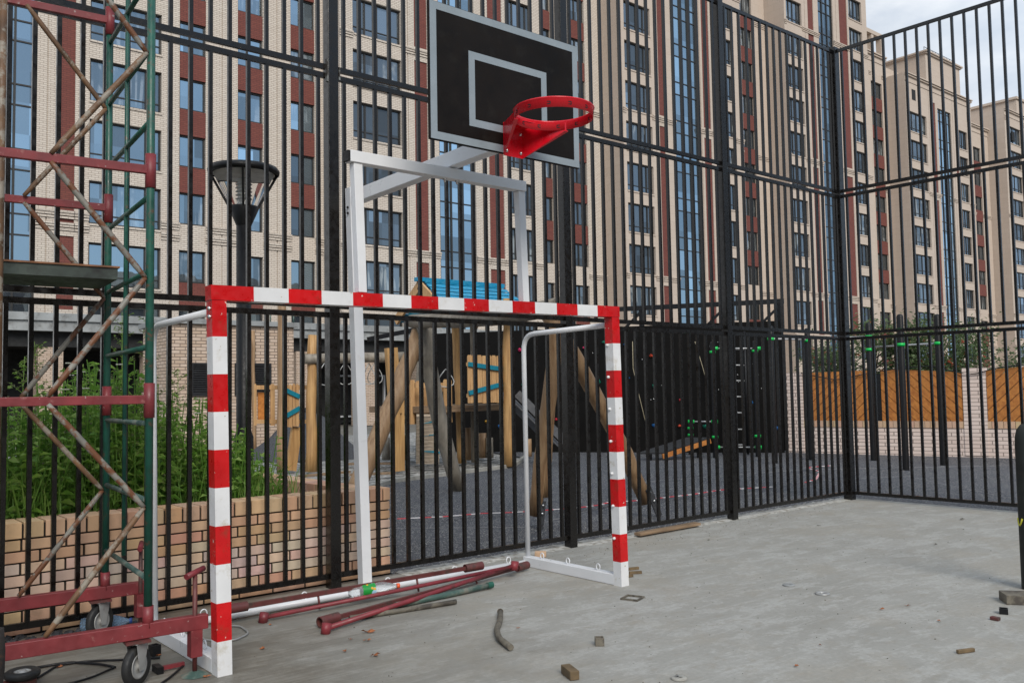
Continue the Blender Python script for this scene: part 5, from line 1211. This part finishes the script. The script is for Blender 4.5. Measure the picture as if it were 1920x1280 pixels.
for (x, y, s_, lab) in LV:
    c = G(x, y, .006); m_ = MB(); a_ = random.uniform(0, 6.28)
    for k in range(3):
        ang = a_+k*1.1; leaf(m_, c, (math.cos(ang), math.sin(ang), .25), s_*random.uniform(1., 1.8), s_*.8, 0, .1)
    tag(m_.build('dry_leaf', M['leafbrown'] if y > 1100 and 'dark' not in lab else M['hose']), lab, 'leaf', 'dry leaves and scraps on the concrete')
m_ = MB()
for i in range(850):
    if random.random() < .55: x = random.uniform(-.5, 10.4); y = 6.05-abs(random.gauss(0, .22)); 
    else: x = random.uniform(1.2, 9.5); y = random.uniform(2.4, 6.0)
    if y > 6.26: continue
    s_ = random.choice((.002, .002, .003, .003, .004, .005)); c = Vector((x, y, .002)); h_ = s_*.7
    m_.quad_box([c+Vector((math.cos(t)*s_*q, math.sin(t)*s_, 0)) for t, q in ((0, 1.6), (1.5, 1), (3., 1.3), (4.6, .8))]+[c+Vector((math.cos(t)*s_*.7, math.sin(t)*s_*.7, h_)) for t in (0, 1.5, 3., 4.6)])
tag(m_.build('grit', M['hose']), 'scattered dark grit and crumbs over the concrete court', 'grit', kind='stuff')
# soil spill and mortar crumbs along the wall foot
m_ = MB()
for i in range(260):
    x = random.uniform(-.3, 1.9); y = 6.27-abs(random.gauss(0, .12)); s_ = random.uniform(.006, .028); c = Vector((x, y, 0))
    m_.quad_box([c+Vector((math.cos(t)*s_*1.3, math.sin(t)*s_, 0)) for t in (0, 1.5, 3., 4.6)]+[c+Vector((math.cos(t)*s_*.7+.004, math.sin(t)*s_*.7, s_*random.uniform(.5, 1.1))) for t in (.3, 1.7, 3.3, 4.8)])
tag(m_.build('soil_spill', M['heap']), 'crumbled soil and mortar along the foot of the planter wall', 'soil', kind='stuff')
# wheel lying flat, old timber and rusty upright at the left edge
wlg = thing('spare_wheel', G(42, 1256), 'spare caster wheel lying flat on a red bracket at the lower left', 'wheel')
c = G(42, 1262, .075)
MB().lathe(c, [(.035, -.012), (.07, -.022), (.082, -.012), (.084, .0), (.082, .012), (.07, .02), (.04, .014)], seg=30).build('tyre', M['rubber'], wlg)
MB().lathe(c, [(.04, .013), (.036, .006), (.02, .008), (.018, .018), (0, .018)], seg=24).build('hub', M['galv'], wlg)
m_ = MB(); m_.bar(Vector((c.x-.12, c.y-.03, .025)), Vector((c.x+.05, c.y+.0, .025)), .09, .05); m_.build('bracket', M['oxide_dark'], wlg)
ot = PY(5, 1200, 4.35); tm = thing('old_timber', (ot.x-.02, ot.y, 0), 'dark weathered timber stump at the left edge in front of the scaffold', 'timber')
P, R = wobble((ot.x-.045, ot.y, -.01), (ot.x-.045, ot.y, .50), .055, .05, 7, .006); MB().tube(P, R, 9, jitter=.12).build('trunk', M['timber_dark'], tm)
up2 = PY(3, 200, 5.25); tag(MB().tube([(up2.x, up2.y, 0), (up2.x, up2.y, 4.8)], .020, 12).build('rusty_upright', M['rustpipe2']), 'rusty brown upright tube at the left edge inside the scaffold', 'tube')
# bollard on a wooden base at the right edge
bo = G(1938, 1104); bl = thing('bollard', bo, 'dark round topped bollard cut by the right edge of the picture', 'bollard')
MB().lathe(bo, [(.075, 0), (.075, 1.02), (.072, 1.08), (.06, 1.13), (.035, 1.165), (0, 1.175)], seg=28).build('tube', M['bollard'], bl)
m_ = MB(); vd = Vector((-bo.x, -bo.y, 0)).normalized(); sd_ = Vector((vd.y, -vd.x, 0)); 
if sd_.dot(_r) > 0: sd_ = -sd_
m_.tube([bo+(vd*math.cos(t)+sd_*math.sin(t))*.0765+up_*(.50-.05*math.sin((t-.7)*4.5)) for t in [.7+.1*k for k in range(8)]], .006, 6); m_.build('yellow_mark', M['yellow'], bl)
tag(MB().bar(G(1880, 1119, .032), G(1990, 1122, .032), .16, .06).build('wood_block', M['hose'], bevel=.003), 'brown wooden block on the concrete beside the bollard', 'block')
# barrier tape
def tape(pts, lab, r=.016):
    P = [G(x, y, .02) for x, y in pts]; Q = []
    for a_, c_ in zip(P[:-1], P[1:]):
        n_ = max(2, int((c_-a_).length/.11)); Q += [a_.lerp(c_, k/n_) for k in range(n_)]
    Q.append(P[-1]); m_ = MB()
    for k in range(len(Q)-1): m_.bar(Q[k], Q[k+1], .035, .006, mi=k % 2)
    tag(m_.build('barrier_tape', [M['tape_red'], M['tape_white']]), lab, 'tape', 'red and white barrier tape')
tape([(745, 972), (830, 968), (900, 962), (960, 960), (1020, 956), (1085, 951), (1125, 946), (1145, 940), (1180, 939), (1230, 934), (1300, 926), (1350, 918), (1400, 915), (1448, 912)], 'long barrier tape lying across the dark playground surface')
tape([(1510, 904), (1530, 898), (1538, 884), (1512, 876), (1562, 872)], 'looped barrier tape end near the fence corner')
for pts, lab in ((((730, 990), (985, 988), (1300, 905)), 'thin white chalk string from the planter towards the climbing wall'), (((1180, 905), (1500, 880), (1900, 872)), 'thin white string crossing behind the fence corner'), (((1460, 905), (1700, 892), (1900, 935)), 'thin white string on the surface behind the right fence')):
    tag(MB().tube([G(x, y, -.022) for x, y in pts], .0028, 5).build('marking_string', M['string']), lab, 'string', 'marking strings on the playground')
for o in bpy.data.objects:
    if '_w' in o: del o['_w']
